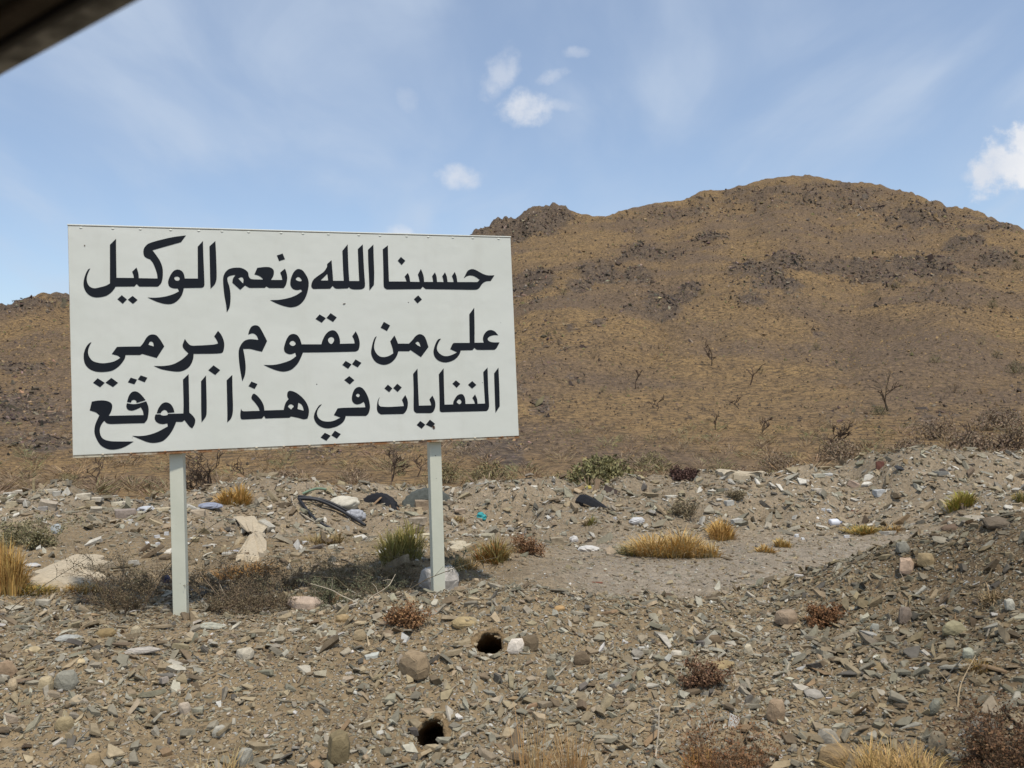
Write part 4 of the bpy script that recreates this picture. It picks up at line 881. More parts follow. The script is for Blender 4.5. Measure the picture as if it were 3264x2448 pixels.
shrub(2345, 1590, 60, 40, 10, (.24, .19, .13), (.25, .2, .12), 'small grey shrub on the right slope of the heap', 3, .018, rad=.003)
BUSH = (.19, .135, .085); BLEAF = (.19, .145, .085)
shrub(398, 1955, 260, 250, 26, BUSH, BLEAF, 'tangled dry bush with long stems left of the left post', 3, .008, rad=.0022, branch=3)
shrub(728, 1945, 250, 180, 30, BUSH, BLEAF, 'tangled dry bush right of the left post', 3, .008, rad=.0022, up=.7)
shrub(870, 1942, 320, 170, 34, (.17, .12, .08), BLEAF, 'low dense dry bush between the posts', 3, .008, rad=.002, up=.6)
shrub(1050, 1922, 320, 150, 34, (.2, .15, .10), (.15, .15, .085), 'low grey green bush beside the concrete footing', 4, .008, rad=.002, up=.6)
shrub(395, 1952, 420, 300, 9, (.16, .125, .075), (.2, .17, .1), 'tall sparse twiggy bush left of the left post', 1, .009, rad=.0026, branch=3)
shrub(1190, 1900, 330, 210, 8, (.2, .16, .10), (.2, .17, .1), 'tall sparse thorn twigs left of the right post', 1, .008, rad=.0022, branch=3)
shrub(760, 1935, 420, 220, 9, (.22, .17, .11), (.2, .17, .1), 'tall sparse thorn twigs between the posts', 1, .008, rad=.0022, branch=3)
shrub(490, 1885, 280, 165, 24, BUSH, BLEAF, 'brown bush behind the left post', 3, .008, rad=.0022, up=.7)
shrub(720, 1885, 320, 175, 34, BUSH, BLEAF, 'low brown bush behind the middle of the tangle', 3, .008, rad=.002, up=.7)
shrub(900, 1880, 320, 165, 36, (.18, .13, .085), (.2, .15, .08), 'brown thorny bush under the middle of the sign', 3, .008, rad=.002, up=.7)
shrub(1100, 1868, 320, 165, 36, (.2, .15, .095), (.19, .155, .08), 'thorny bush between the yellow green clump and the footing', 3, .008, rad=.002, up=.7)
shrub(1260, 1850, 220, 145, 22, (.2, .15, .1), (.2, .16, .09), 'brown thorny bush just left of the right post', 3, .008, rad=.002, up=.7)
shrub(1210, 1880, 240, 110, 22, (.27, .22, .15), (.20, .2, .12), 'thin dry bush in front of the right post', 3, .007, rad=.002, up=.6)
shrub(1432, 1862, 120, 190, 7, (.19, .165, .10), (.10, .11, .07), 'tall leafy weed beside the right post', 5, .010, rad=.002)
def long_stem(pts, r, c, lab, lift=.1, name='dead_twig', cat='twig'):
    P = []
    base = hit(*pts[0])[0]; d = base.y
    for i, (px, py) in enumerate(pts): P.append(np.array(CAM + ray(px, py) * (d + .08 * i)))
    t = Tubes(); Q = []
    for i in range(len(P) - 1):
        for k in range(4): Q.append(P[i] + (P[i + 1] - P[i]) * k / 4)
    Q.append(P[-1]); Q[0] = Q[0] - (0, 0, .03)
    for k in range(2):
        Q = [Q[0]] + [(Q[i - 1] + Q[i] * 2 + Q[i + 1]) / 4 for i in range(1, len(Q) - 1)] + [Q[-1]]
    t.path(Q, r, r * .5, c); rr = random.Random(len(lab))
    for i in range(2, len(Q) - 1, 2):
        e = Q[i] + np.array([rr.gauss(0, .03), rr.gauss(0, .03), rr.gauss(.02, .03)]); t.path([Q[i], (Q[i] + e) / 2 + .004, e], r * .5, r * .3, c)
    o = t.build(name, M_PLANT, None, tuple(base)); return tag(o, lab, cat)
TW = (.17, .135, .085)
long_stem([(395, 1950), (300, 1880), (360, 1830), (240, 1800), (220, 1785)], .003, TW, 'dark stem arching to the left from the dry bush')
long_stem([(0, 1965), (80, 1905), (180, 1840), (285, 1775)], .003, TW, 'long thin stem rising from the lower left edge')
long_stem([(420, 1945), (385, 1880), (395, 1800), (390, 1770)], .003, TW, 'upright dark stem left of the left post')
long_stem([(455, 1900), (545, 1790), (650, 1690), (760, 1625), (870, 1590)], .0028, TW, 'long thin stem slanting up behind the left post')
long_stem([(1250, 1915), (1350, 1850), (1420, 1822), (1500, 1795), (1590, 1775)], .0028, TW, 'long stem crossing low in front of the right post')
PALE = (.46, .385, .28)
long_stem([(1180, 1935), (1090, 1900), (1060, 1880), (990, 1860)], .003, PALE, 'pale dead twig at the edge of the dry bush', .02)
long_stem([(1175, 1950), (1170, 1910), (1240, 1870), (1260, 1830)], .003, PALE, 'forked pale twig left of the rust red shrub', .02)
long_stem([(780, 1945), (720, 1905), (700, 1860)], .003, PALE, 'pale twig beside the white flat stone', .02)
long_stem([(2085, 2440), (2100, 2330), (2100, 2250), (2120, 2245)], .0035, (.50, .42, .31), 'bleached upright stalk on the right of the bottom grass', name='dead_weed', cat='weed')
long_stem([(2270, 2360), (2262, 2290), (2235, 2240)], .003, (.50, .42, .31), 'bleached curved stalk behind the large rust shrub', name='dead_weed', cat='weed')
long_stem([(2464, 2370), (2535, 2358), (2590, 2400), (2660, 2410), (2740, 2440)], .004, (.52, .43, .34), 'bleached root lying on the lower right bank', name='dead_root', cat='root')
long_stem([(2860, 1880), (2905, 1835), (2950, 1830)], .004, (.46, .37, .28), 'bleached root below the rust stained rock', name='dead_root', cat='root')
long_stem([(3050, 2270), (3060, 2180), (3110, 2090)], .003, (.36, .27, .16), 'thin stalk leaning on the right bank', name='dead_weed', cat='weed')
# bushes and bare trees beyond the heaps and on the hill
def far_bush(px, py, w, h, c, lab, n=260, cat='bush', group=None):
    loc = hit_hill(px, py); d = loc.y; W_ = w * d / F / 2; H_ = h * d / F; r = random.Random(int(px * 13 + py)); t = Tubes()
    ls = max(.04, max(W_, H_) * .085)
    for i in range(n):
        a = r.uniform(0, 6.283); q = r.random() ** .5; zz_ = r.random(); k = math.sqrt(max(0, 1 - (zz_ * .95) ** 2)) * (.65 + .35 * r.random())
        p = np.array((loc.x + W_ * q * k * math.cos(a) * (1 + .2 * math.sin(3 * a + px)), loc.y + W_ * .8 * q * k * math.sin(a), loc.z + H_ * zz_ * (.8 + .2 * math.sin(5 * a + py)) - .02))
        e = np.array([r.gauss(0, 1), r.gauss(0, 1), r.gauss(.7, .6)]); t.leaf(p, e / np.linalg.norm(e) * ls * r.uniform(.5, 1.4), ls * .22, vary(c, .35, r))
    o = empty('bush', loc); tag(o, lab, cat, group)
    cr = t.build('foliage', M_PLANT, None, loc); cr.location = (0, 0, 0); cr.parent = o
    s_ = Tubes()
    for i in range(6):
        a = r.uniform(0, 6.28); s_.path([np.array(loc) - (0, 0, .1), np.array(loc) + (W_ * .5 * math.cos(a), W_ * .4 * math.sin(a), H_ * .7)], W_ * .03, W_ * .012, (.12, .09, .06))
    st = s_.build('stems', M_PLANT, None, loc); st.location = (0, 0, 0); st.parent = o
    return o
GRN, OLV, DGR, BRN, ORG = (.25, .225, .105), (.24, .2, .10), (.14, .135, .065), (.26, .19, .125), (.36, .22, .09)
for px, py, w, h, c, lab, n_ in [
    (1920, 1560, 330, 105, GRN, 'large green bush in the gap behind the heaps', 1800), (1560, 1562, 220, 90, OLV, 'olive bush behind the heap right of the right post', 900), (1420, 1540, 170, 70, OLV, 'olive bush behind the right sign post', 700),
    (2680, 1470, 220, 70, BRN, 'brown brush around the spreading acacia', 600), (2990, 1400, 200, 70, BRN, 'brown brush on the lower right slope', 600), (3180, 1370, 220, 70, BRN, 'brown brush high above the right heap', 600), (660, 1600, 160, 60, BRN, 'brown scrub around the dark bare tree', 450),
    (2080, 1500, 160, 60, OLV, 'low olive bush behind the round red bush', 600), (215, 1560, 95, 54, OLV, 'green bush beyond the wooden stake', 500), (325, 1572, 56, 30, DGR, 'dark green bush left of the left post', 300), (110, 1575, 90, 40, BRN, 'brown bush behind the wooden stake', 350),
    (2300, 1520, 130, 50, OLV, 'olive bush behind the right heap', 400), (2480, 1500, 180, 60, BRN, 'brown brush at the foot of the slope', 600), (3100, 1455, 260, 80, BRN, 'wide brown thicket at the right behind the heap', 900), (3240, 1440, 140, 100, BRN, 'tall brown thicket at the right picture edge', 600), (2900, 1450, 200, 50, BRN, 'low brown brush behind the right heap', 600),
    (900, 1560, 220, 60, BRN, 'brown scrub behind the hoses', 600), (1130, 1540, 160, 50, BRN, 'brown scrub behind the black tyre', 450), (480, 1560, 120, 44, BRN, 'brown scrub just left of the left post', 350),
    (2805, 1322, 78, 34, DGR, 'dark green bush at the foot of the forked bare tree', 350), (2601, 1116, 44, 26, DGR, 'dark green bush above the forked bare tree', 200), (2982, 1156, 62, 28, GRN, 'green bush right of the forked bare tree', 220), (3128, 1098, 46, 24, GRN, 'light green bush high on the right slope', 200), (3175, 1140, 48, 26, DGR, 'dark bush beside the light green one on the right slope', 200), (3236, 1190, 80, 44, DGR, 'dark green bush at the right picture edge', 320),
    (2857, 918, 56, 22, OLV, 'olive bush below the grey outcrop', 200), (3165, 982, 48, 34, DGR, 'dark bush on the upper right slope', 200), (3005, 930, 42, 16, OLV, 'small olive bush on the upper slope', 150), (3247, 860, 58, 28, DGR, 'dark bush high at the right picture edge', 180), (2681, 1124, 40, 16, OLV, 'small olive bush in the middle of the slope', 140), (2425, 1190, 44, 22, OLV, 'olive bush near the thin bare tree', 180),
    (3134, 1256, 58, 24, ORG, 'orange dry bush on the right slope', 180), (2681, 1238, 52, 16, ORG, 'orange dry patch bush left of the forked tree', 150), (3040, 1252, 62, 34, BRN, 'brown bush right of the forked tree', 200),
    (1797, 940, 38, 18, GRN, 'green bush under the dark outcrop', 140), (2238, 940, 34, 20, OLV, 'olive bush beside the middle outcrop', 140), (1920, 1250, 32, 20, GRN, 'small green bush on the lower slope', 140), (1893, 1142, 50, 20, BRN, 'grey brown bush on the slope right of the sign', 160), (2088, 1146, 28, 18, ORG, 'rust bush in the middle of the slope', 130), (2024, 1076, 24, 12, OLV, 'tiny olive bush on the slope', 110), (1746, 1068, 36, 20, OLV, 'olive bush just right of the sign', 140), (2075, 998, 32, 16, ORG, 'rust bush under the middle outcrop', 130),
    (136, 1134, 24, 12, DGR, 'dark bush on the left hillside', 110), (112, 1160, 22, 10, OLV, 'olive bush on the left hillside', 110), (163, 1160, 18, 9, DGR, 'small dark bush near the sign on the left hillside', 100), (90, 1192, 26, 12, OLV, 'low olive bush on the left hillside', 110)]:
    far_bush(px, py, w, h, c, lab, int(n_ * 2.0))
def bare_tree(px, py, h, lab, forks=3, lean=0, dep=4, c=(.10, .07, .048), wide=.6, r0=.024, on_hill=True):
    loc = hit_hill(px, py) if on_hill else hit(px, py)[0]; d = loc.y; H_ = 1.45 * h * d / F; r = random.Random(int(px * 5 + py * 3)); tr = Tubes(); br = Tubes()
    mn = .95 * d / F * 3.2
    def grow(t, p, dr, L, R_, k):
        pts = [p]; q = np.array(p, float); dv = np.array(dr, float)
        for i in range(4):
            dv = dv + np.array([r.gauss(0, .17), r.gauss(0, .17), r.gauss(.02, .1)]); dv /= np.linalg.norm(dv); q = q + dv * L / 4; pts.append(q.copy())
        t.path(pts, max(R_, mn * .5), max(R_ * .65, mn * .35), vary(c, .2, r))
        if k > 0:
            for j in range(forks if k == dep else r.randint(2, 3)):
                b = pts[r.randint(2, 4)]; nd = dv * .8 + np.array([r.gauss(0, wide), r.gauss(0, wide), r.gauss(.1, .3)]); grow(br, b, nd / np.linalg.norm(nd), L * r.uniform(.6, .85), R_ * .62, k - 1)
    grow(tr, np.array(loc) - (0, 0, .05), (lean, 0, 1), H_ * .36, H_ * r0, dep)
    o = empty('bare_tree', loc); tag(o, lab, 'tree')
    a = tr.build('trunk', M_PLANT, None, loc); a.location = (0, 0, 0); a.parent = o
    b = br.build('branches', M_PLANT, None, loc); b.location = (0, 0, 0); b.parent = o
for a in [(690, 1596, 150, 'dark bare tree with many branches right of the left post', 7, -.25, 4), (640, 1598, 110, 'crooked bare tree just right of the left post', 5, -.5, 4), (775, 1530, 85, 'small bare tree under the sign between the posts', 3, .3, 3), (1240, 1560, 115, 'thin bare tree left of the right post', 3, .1, 4), (1330, 1520, 80, 'slender bare tree close behind the right post', 3, .4, 3),
          (2832, 1310, 115, 'bare tree forking low into two crooked stems', 2, -.35, 3), (2648, 1442, 90, 'spreading bare acacia at the foot of the right slope', 4, -.35, 4), (2268, 1166, 72, 'bare tree with two stems on the open slope', 3, .1, 3), (2392, 1228, 82, 'thin upright bare tree on the slope', 2, .05, 3), (2026, 1240, 58, 'forked bare tree on the slope right of the sign', 2, .1, 3), (2356, 1304, 52, 'low bare tree leaning left on the slope', 2, -.4, 3), (2095, 1310, 52, 'low wide bare tree on the lower slope', 3, .2, 3),
          (3150, 1452, 90, 'bare tree behind the right heap', 4, .1, 4), (3090, 1440, 70, 'smaller bare tree in the brown thicket', 3, -.1, 4), (2430, 1390, 60, 'small bare tree left of the acacia', 3, 0, 3), (360, 1596, 48, 'thin bare sapling left of the left post', 2, 0, 3), (300, 1540, 80, 'dead twiggy tree beneath the lower left corner of the sign', 3, .2, 3), (2280, 1370, 45, 'faint bare tree low on the slope', 3, 0, 3)]:
    bare_tree(*a[:4], forks=a[4], lean=a[5], dep=a[6])

# scrub and rocks too many to count on the hill
hx = X.ravel(); hy = Y.ravel(); hz = Z.ravel(); hr = rockm.ravel(); ham = A.ravel()
vis = (np.abs(ham) < .66) & (hy > 40) & (np.repeat(vv, NHC) < .985)
cand = np.nonzero(vis)[0]
band = np.clip(fbm(hx[cand] / 16, hy[cand] / 16 + hz[cand] / 5, 4, .6) - .12, 0, 1)
wgt = (np.clip(hr[cand] * (1 + .9 * fbm(hx[cand] / 6, hy[cand] / 6, 3)) - .06, 0, 1) ** 1.3 + .22 * band) * (hy[cand] / 120); wgt /= wgt.sum()
ix = RNG.choice(cand, 12000, p=wgt); m_ = len(ix)
sr = RNG.uniform(.07, .26, m_) * (hy[ix] / 120) ** .7 * (1 + 1.0 * (RNG.random(m_) < .03)); cr_ = np.array([(.125, .094, .068), (.068, .054, .043), (.23, .16, .09), (.2, .155, .115)])[RNG.choice(4, m_, p=[.4, .3, .12, .18])] * RNG.uniform(.55, 1.7, (m_, 1)) * (1 + RNG.normal(0, .06, (m_, 3)))
brk = scatter_mesh('outcrop_rocks', np.stack([hx[ix] + RNG.normal(0, .3, m_), hy[ix] + RNG.normal(0, .3, m_), hz[ix] - sr * .15], -1), np.stack([sr * RNG.uniform(.9, 2.6, m_), sr, sr * RNG.uniform(1.0, 2.0, m_)], -1),
                   rot_mats(RNG.uniform(0, 6.28, m_), RNG.normal(.5, .5, m_), RNG.normal(.5, .5, m_)), cr_, PROTO, M_HROCK)
tag(brk, 'dark purple grey rocks of the outcrops on the hill', 'rocks', kind='stuff')
ix = RNG.choice(cand, 60000); ix = ix[RNG.random(len(ix)) > 1.1 * np.clip(hr[ix], 0, 1)]; m_ = len(ix); frac = RNG.random(m_)
pxm = hy[ix] / F
sr = pxm * (1.5 + 2.8 * frac ** 3 + 3.5 * (RNG.random(m_) < .012))
tone = np.clip(.5 + 1.0 * fbm(hx[ix] / 24, hy[ix] / 24, 3) + .4 * fbm(hx[ix] / 7, hy[ix] / 7, 2) - .9 * np.clip(hr[ix], 0, .8), .05, .95)
pick = RNG.random(m_); pal = np.where((pick < tone * .62)[:, None], np.array([.31, .205, .097]), np.where((pick < tone * .62 + .18)[:, None], np.array([.27, .18, .095]), np.where((pick < .9)[:, None], np.array([.115, .085, .06]), np.array([.2, .175, .08])))) * RNG.uniform(.7, 1.25, (m_, 1))
tus = []
for q_ in range(4):
    r_ = random.Random(q_); ring = [(math.cos(a_) * r_.uniform(.7, 1.2), math.sin(a_) * r_.uniform(.6, 1.1), -.4) for a_ in (0.2, 1.6, 2.9, 4.4)]
    tus.append((np.array(ring + [(r_.uniform(-.3, .3), r_.uniform(-.3, .3), r_.uniform(.7, 1.1))]), np.array([(0, 1, 4), (1, 2, 4), (2, 3, 4), (3, 0, 4)])))
scr = scatter_mesh('hillside_scrub', np.stack([hx[ix] + RNG.normal(0, .8, m_) * pxm * 3, hy[ix] + RNG.normal(0, .8, m_), hz[ix]], -1), np.stack([sr * RNG.uniform(.9, 1.9, m_), sr, sr * RNG.uniform(.6, 1.3, m_)], -1), rot_mats(RNG.uniform(0, 6.28, m_), RNG.normal(0, .2, m_), RNG.normal(0, .2, m_)), pal, tus, M_HROCK)
tag(scr, 'small stones and dry tussocks scattered over the hillside', 'scrub', kind='stuff')

# dry brush that fills the hollow at the foot of the hill
tb = Tubes(); rr = random.Random(21)
for i in range(420):
    px_ = rr.uniform(-150, 3400); e_ = rr.random(); q = hit_hill(px_, 1590 - 240 * e_ ** 1.3)
    if q is None or q.y < 22: continue
    H_ = rr.uniform(.35, 1.0); W_ = H_ * rr.uniform(.6, 1.2); cb = vary(rr.choice([(.30, .215, .14), (.26, .19, .12), (.33, .23, .12), (.22, .2, .10)]), .2, rr)
    for k in range(46):
        a = rr.uniform(0, 6.283); u_ = rr.random(); tb.leaf(np.array((q.x + W_ * u_ * .6 * math.cos(a), q.y + W_ * u_ * .6 * math.sin(a), q.z + H_ * rr.random() * .45 - .05)), np.array((math.cos(a) * .5 * W_, math.sin(a) * .5 * W_, H_ * rr.uniform(.15, .4))), .012, vary(cb, .3, rr))
o = tb.build('dry_brush', M_PLANT, None, (0, 0, 0)); tag(o, 'dry brown brush filling the hollow at the foot of the hill', 'brush', kind='stuff')

# ------------------------------------------------------------------ rubbish and building waste
CONC = (.50, .44, .34)
def block(px, py, w, h, colr, lab, yaw=0, tilt=(0, 0), dep=.6, name='concrete_block', cat='block', ztop=None):
    loc, nor = hit(px, py); d = loc.y; sx = w * d / F / 2; sz_ = h * d / F / 2
    bm = bmesh.new(); bmesh.ops.create_cube(bm, size=2); r = random.Random(int(px + py))
    bmesh.ops.subdivide_edges(bm, edges=bm.edges[:], cuts=1, use_grid_fill=True)
    for q in bm.verts: q.co += Vector((r.uniform(-.09, .09), r.uniform(-.12, .12), r.uniform(-.12, .12)))
    bmesh.ops.bevel(bm, geom=bm.edges[:], offset=.05, segments=1, affect='EDGES', clamp_overlap=True)
    me = bpy.data.meshes.new(name); bm.to_mesh(me); bm.free()
    at = me.color_attributes.new('Col', 'FLOAT_COLOR', 'POINT'); at.data.foreach_set('color', np.tile(np.array([*colr, 1], np.float32), len(me.vertices)))
    o = obj(name, me, M_STONE); o.matrix_world = Matrix.Translation(loc + Vector((0, sx * dep * .6, sz_ * .7))) @ R3(yaw, *tilt) @ Matrix.Diagonal((sx, sx * dep, sz_, 1))
    return tag(o, lab, cat)
for a in [(68, 1577, 50, 16, CONC, 'flat pale concrete slab below the wooden stake', .1), (148, 1622, 52, 28, (.42, .35, .26), 'brick shaped block lying tilted on the left heap', .3, (.1, .3)), (35, 1616, 36, 20, (.50, .42, .28), 'yellowish block at the left edge of the heap', .5), (10, 1606, 34, 14, CONC, 'pale block cut by the left picture edge', .2),
          (262, 1592, 44, 20, (.55, .48, .36), 'cream block on the crest of the left heap', .4), (292, 1598, 56, 12, CONC, 'thin cream plate on the crest of the left heap', .1), (285, 1612, 26, 18, (.44, .36, .24), 'tan block under the cream plate', .7), (385, 1612, 60, 14, (.58, .51, .37), 'long cream plate right of the crest', .2), (515, 1632, 48, 14, (.52, .43, .28), 'ochre plank of concrete left of the left post', .05),
          (160, 1572, 40, 14, CONC, 'flat pale tile on the left heap', .2), (178, 1580, 22, 16, (.5, .46, .38), 'small pale lump beside the flat tile', .9), (133, 1628, 28, 14, (.36, .33, .29), 'small grey block below the brick shaped block', .4), (30, 1580, 40, 16, (.46, .42, .34), 'grey slab left of the wooden stake', .3),
          (395, 1650, 60, 30, (.33, .27, .22), 'brown boulder like block left of the left post', .4), (304, 1634, 34, 20, (.46, .40, .30), 'beige chunk on the slope of the left heap', .5, (.2, .2)), (628, 1644, 44, 20, (.46, .37, .26), 'tan stone block right of the left post', .2), (845, 1690, 52, 26, (.44, .40, .32), 'broken kerb piece at the edge of the pale mortar', -.5, (.1, .4)),
          (1370, 1715, 56, 14, (.56, .48, .33), 'long cream plate left of the right post', .1), (1465, 1635, 34, 14, (.44, .34, .24), 'flat tan block right of the right post', .2), (1330, 1670, 52, 22, (.40, .33, .24), 'tan stone slab left of the right post', -.3), (1345, 1625, 44, 34, (.30, .225, .15), 'brown block in front of the grey tyre', .2),
          (2605, 1572, 30, 16, (.48, .42, .33), 'beige block on the slope of the right heap', .3), (2805, 1580, 36, 22, (.44, .44, .42), 'pale grey block high on the right heap', .4), (2725, 1552, 36, 18, (.42, .31, .23), 'pinkish slab on the right heap', -.5, (.1, .4)), (2610, 1520, 38, 10, (.46, .43, .33), 'greenish flat slab on the crest of the right heap', .1), (2640, 1516, 26, 8, (.60, .58, .52), 'white thin slab on the crest of the right heap', .1), (2140, 1590, 34, 12, (.55, .50, .40), 'cream chip below the round red bush', .3), (2325, 1610, 30, 16, (.5, .48, .42), 'white chunk on the middle heap', .4), (2350, 1672, 36, 20, (.48, .45, .38), 'beige chunk right of the round golden tuft', .6), (1775, 1735, 40, 24, (.34, .28, .19), 'brown block at the foot of the heap', .2)]:
    block(*a)
def slab_patch(name, pts, colr, lab, cat, th=.02):
    P = [hit(*p)[0] for p in pts]; c = sum((Vector(p) for p in P), Vector()) / len(P)
    bm = bmesh.new(); ring = []; n_ = len(P); r = random.Random(len(lab)); R = []
    for i in range(n_):
        for k in range(4):
            q = P[i].lerp(P[(i + 1) % n_], k / 4); R.append(q + Vector((r.gauss(0, .02), r.gauss(0, .03), 0)))
    rings = []
    for s_, z in ((1.0, -.02), (.97, th * .7), (.8, th), (.5, th * 1.2), (.2, th * 1.1)):
        ring = []
        for q in R:
            x_ = c.x + (q.x - c.x) * s_; y_ = c.y + (q.y - c.y) * s_; ring.append(bm.verts.new((x_, y_, hq(x_, y_) + z + r.gauss(0, .004))))
        rings.append(ring)
    for a, b in zip(rings, rings[1:]):
        for i in range(len(a)): bm.faces.new((a[i], a[(i + 1) % len(a)], b[(i + 1) % len(a)], b[i]))
    bm.faces.new(rings[-1]); bmesh.ops.recalc_face_normals(bm, faces=bm.faces[:])
    me = bpy.data.meshes.new(name); bm.to_mesh(me); bm.free()
    at = me.color_attributes.new('Col', 'FLOAT_COLOR', 'POINT'); at.data.foreach_set('color', np.tile(np.array([*colr, 1], np.float32), len(me.vertices)))
    return tag(obj(name, me, M_STONE), lab, cat)
SAND = (.50, .41, .28)
slab_patch('mortar_patch', [(75, 1866), (150, 1815), (250, 1770), (335, 1782), (348, 1815), (260, 1832), (335, 1850), (300, 1872), (180, 1878)], SAND, 'pale spilled mortar left of the left post', 'mortar', .04)
slab_patch('mortar_patch', [(740, 1652), (800, 1645), (845, 1668), (848, 1710), (852, 1770), (820, 1792), (760, 1790), (800, 1762), (812, 1715), (780, 1685)], SAND, 'pale dried mortar spill between the sign posts', 'mortar', .05)
slab_patch('mortar_patch', [(1430, 1730), (1480, 1725), (1510, 1745), (1500, 1760), (1440, 1755)], (.52, .44, .30), 'small pale mortar spill right of the right post', 'mortar')
slab_patch('mortar_patch', [(2990, 1655), (3080, 1645), (3200, 1635), (3250, 1640), (3150, 1665), (3020, 1672)], (.40, .34, .25), 'pale sandy strip behind the right bank', 'sand')
M_RUB = simple('rubber', (.022, .022, .024), .75, .3, 60, .002); M_DUST = simple('dusty_rubber', (.10, .105, .09), .9, .3, 30, .003)
M_HOSE = simple('black_hose', (.02, .02, .022), .5, .2, 40, 0, .4)
def tyre(px, py, rad, mat, lab, rx, rz, sink, minor=.085, lug=28):
    loc = hit(px, py)[0]; root = empty('tyre', loc); tag(root, lab, 'tyre'); prof = [(.0, -1), (.35, -1.05), (.8, -.95), (1.0, -.6), (1.03, 0), (1.0, .6), (.8, .95), (.35, 1.05), (0, 1)]
    v = []; f = []; N = 56; m = len(prof)
    for i in range(N):
        a = 2 * math.pi * i / N
        for q, (pr, pz) in enumerate(prof):
            R_ = rad - minor * 1.5 + pr * minor * 1.5; R_ += .010 * (1 if (i // 1) % 2 and 3 <= q <= 5 else 0)
            v.append((R_ * math.cos(a), R_ * math.sin(a), pz * minor))
    for i in range(N):
        for q in range(m - 1): f.append((i * m + q, ((i + 1) % N) * m + q, ((i + 1) % N) * m + q + 1, i * m + q + 1))
    me = bpy.data.meshes.new('carcass'); me.from_pydata(v, [], f); me.update(); o = obj('carcass', me, mat, root)
    mt = Matrix.Rotation(rz, 4, 'Z') @ Matrix.Rotation(rx, 4, 'X') if rz is not None else Matrix.Rotation(.35, 4, 'Z') @ Matrix.Rotation(rx, 4, 'Y'); o.matrix_basis = Matrix.Translation(Vector((0, .1, -sink))) @ mt
    tb = Tubes()
    for s_ in (-1, 1):
        pts = [(( rad - minor * 1.5) * math.cos(2 * math.pi * i / 40), (rad - minor * 1.5) * math.sin(2 * math.pi * i / 40), s_ * minor) for i in range(41)]
        tb.path([np.array(p) for p in pts], .012, .012, (.02, .02, .02))
    b = obj('bead', mesh_np('bead', tb.v, tb.f, np.array(tb.c)), mat, root); b.matrix_basis = o.matrix_basis.copy()
    return root
tyre(1195, 1612, .27, M_RUB, 'black half buried tyre on the heap left of the right post', math.radians(64), math.radians(-22), .14)
tyre(1360, 1608, .34, M_DUST, 'dusty grey tyre lying behind the right post', math.radians(62), math.radians(5), .16, .11)
tyre(1915, 1622, .31, M_RUB, 'black ridged tyre leaning on the heap slope', math.radians(42), None, .09, .075)
def tube_obj(name, pts, r, mat, lab, cat, lift=.03):
    P = []
    for px, py, lf_ in pts: P.append(np.array(hit(px, py)[0]) + (0, 0, lf_ + r))
    Q = []
    for i in range(len(P) - 1):
        p0 = P[max(i - 1, 0)]; p1 = P[i]; p2 = P[i + 1]; p3 = P[min(i + 2, len(P) - 1)]
        for k in range(6):
            t = k / 6; Q.append(.5 * ((2 * p1) + (-p0 + p2) * t + (2 * p0 - 5 * p1 + 4 * p2 - p3) * t * t + (-p0 + 3 * p1 - 3 * p2 + p3) * t ** 3))
    Q.append(P[-1]); v = []; f = []; N = 8
    for i, q in enumerate(Q):
        d = Q[min(i + 1, len(Q) - 1)] - Q[max(i - 1, 0)]; d /= np.linalg.norm(d) + 1e-9; u = np.cross(d, (0, 0, 1)); u /= np.linalg.norm(u) + 1e-9; w = np.cross(u, d)
        for k in range(N): v.append(q + (u * math.cos(2 * math.pi * k / N) + w * math.sin(2 * math.pi * k / N)) * r)
    for i in range(len(Q) - 1):
        for k in range(N): f.append((i * N + k, i * N + (k + 1) % N, (i + 1) * N + (k + 1) % N, (i + 1) * N + k))
    me = mesh_np(name, v, f, None, True)
    return tag(obj(name, me, mat), lab, cat)
tube_obj('hose', [(955, 1606, .04), (1010, 1616, .06), (1080, 1640, .04), (1165, 1680, .0)], .018, M_HOSE, 'black hose reaching furthest right on the middle heap', 'hose')
tube_obj('hose', [(950, 1600, .05), (1040, 1618, .06), (1130, 1648, .01)], .015, M_HOSE, 'upper black hose of the bundle on the middle heap', 'hose')
tube_obj('hose', [(952, 1604, .04), (1000, 1655, .0), (1065, 1695, .0)], .016, M_HOSE, 'black hose curving down lowest from the bundle', 'hose')
tube_obj('pipe', [(965, 1583, .02), (1010, 1578, .06), (1055, 1575, .03)], .014, simple('green_plastic', (.22, .30, .20), .6, .3), 'pale green plastic pipe on top of the middle heap', 'pipe')
tube_obj('rope', [(930, 1590, .02), (935, 1610, .0), (955, 1635, .0), (1010, 1670, .0)], .008, simple('old_rope', (.42, .36, .27), .9), 'thin tan rope beside the black hoses', 'rope')
def crumple(name, px, py, w, h, colr, lab, cat, dep=.7, seed=1, rough=.6, amp=.32, lift=.0):
    loc = hit(px, py)[0]; d = loc.y; sx = w * d / F / 2; sz_ = h * d / F / 2
    bm = bmesh.new(); bmesh.ops.create_icosphere(bm, subdivisions=4, radius=1); r = np.random.default_rng(seed)
    K = r.normal(0, 1, (7, 3)); ph = r.uniform(0, 6, 7)
    for q in bm.verts:
        c = np.array(q.co); s_ = sum(abs(math.sin(float(K[i] @ c) * (1.2 + i * .5) + ph[i])) / (1 + i * .35) for i in range(7)) / 3.2; q.co = Vector(c * (1 - amp + amp * 2 * s_))
    me = bpy.data.meshes.new(name); bm.to_mesh(me); bm.free()
    m = bpy.data.materials.get('mat_' + lab[:24]) or simple('mat_' + lab[:24], colr, rough, .25, 20, .003)
    o = obj(name, me, m); o.matrix_world = Matrix.Translation(loc + Vector((0, sx * dep * .5, sz_ * .75 + lift))) @ Matrix.Diagonal((sx, sx * dep, sz_, 1))
    return tag(o, lab, cat)
crumple('sack', 1095, 1622, 84, 40, (.62, .56, .44), 'crumpled cream sack between the hoses and the black tyre', 'sack', seed=2)
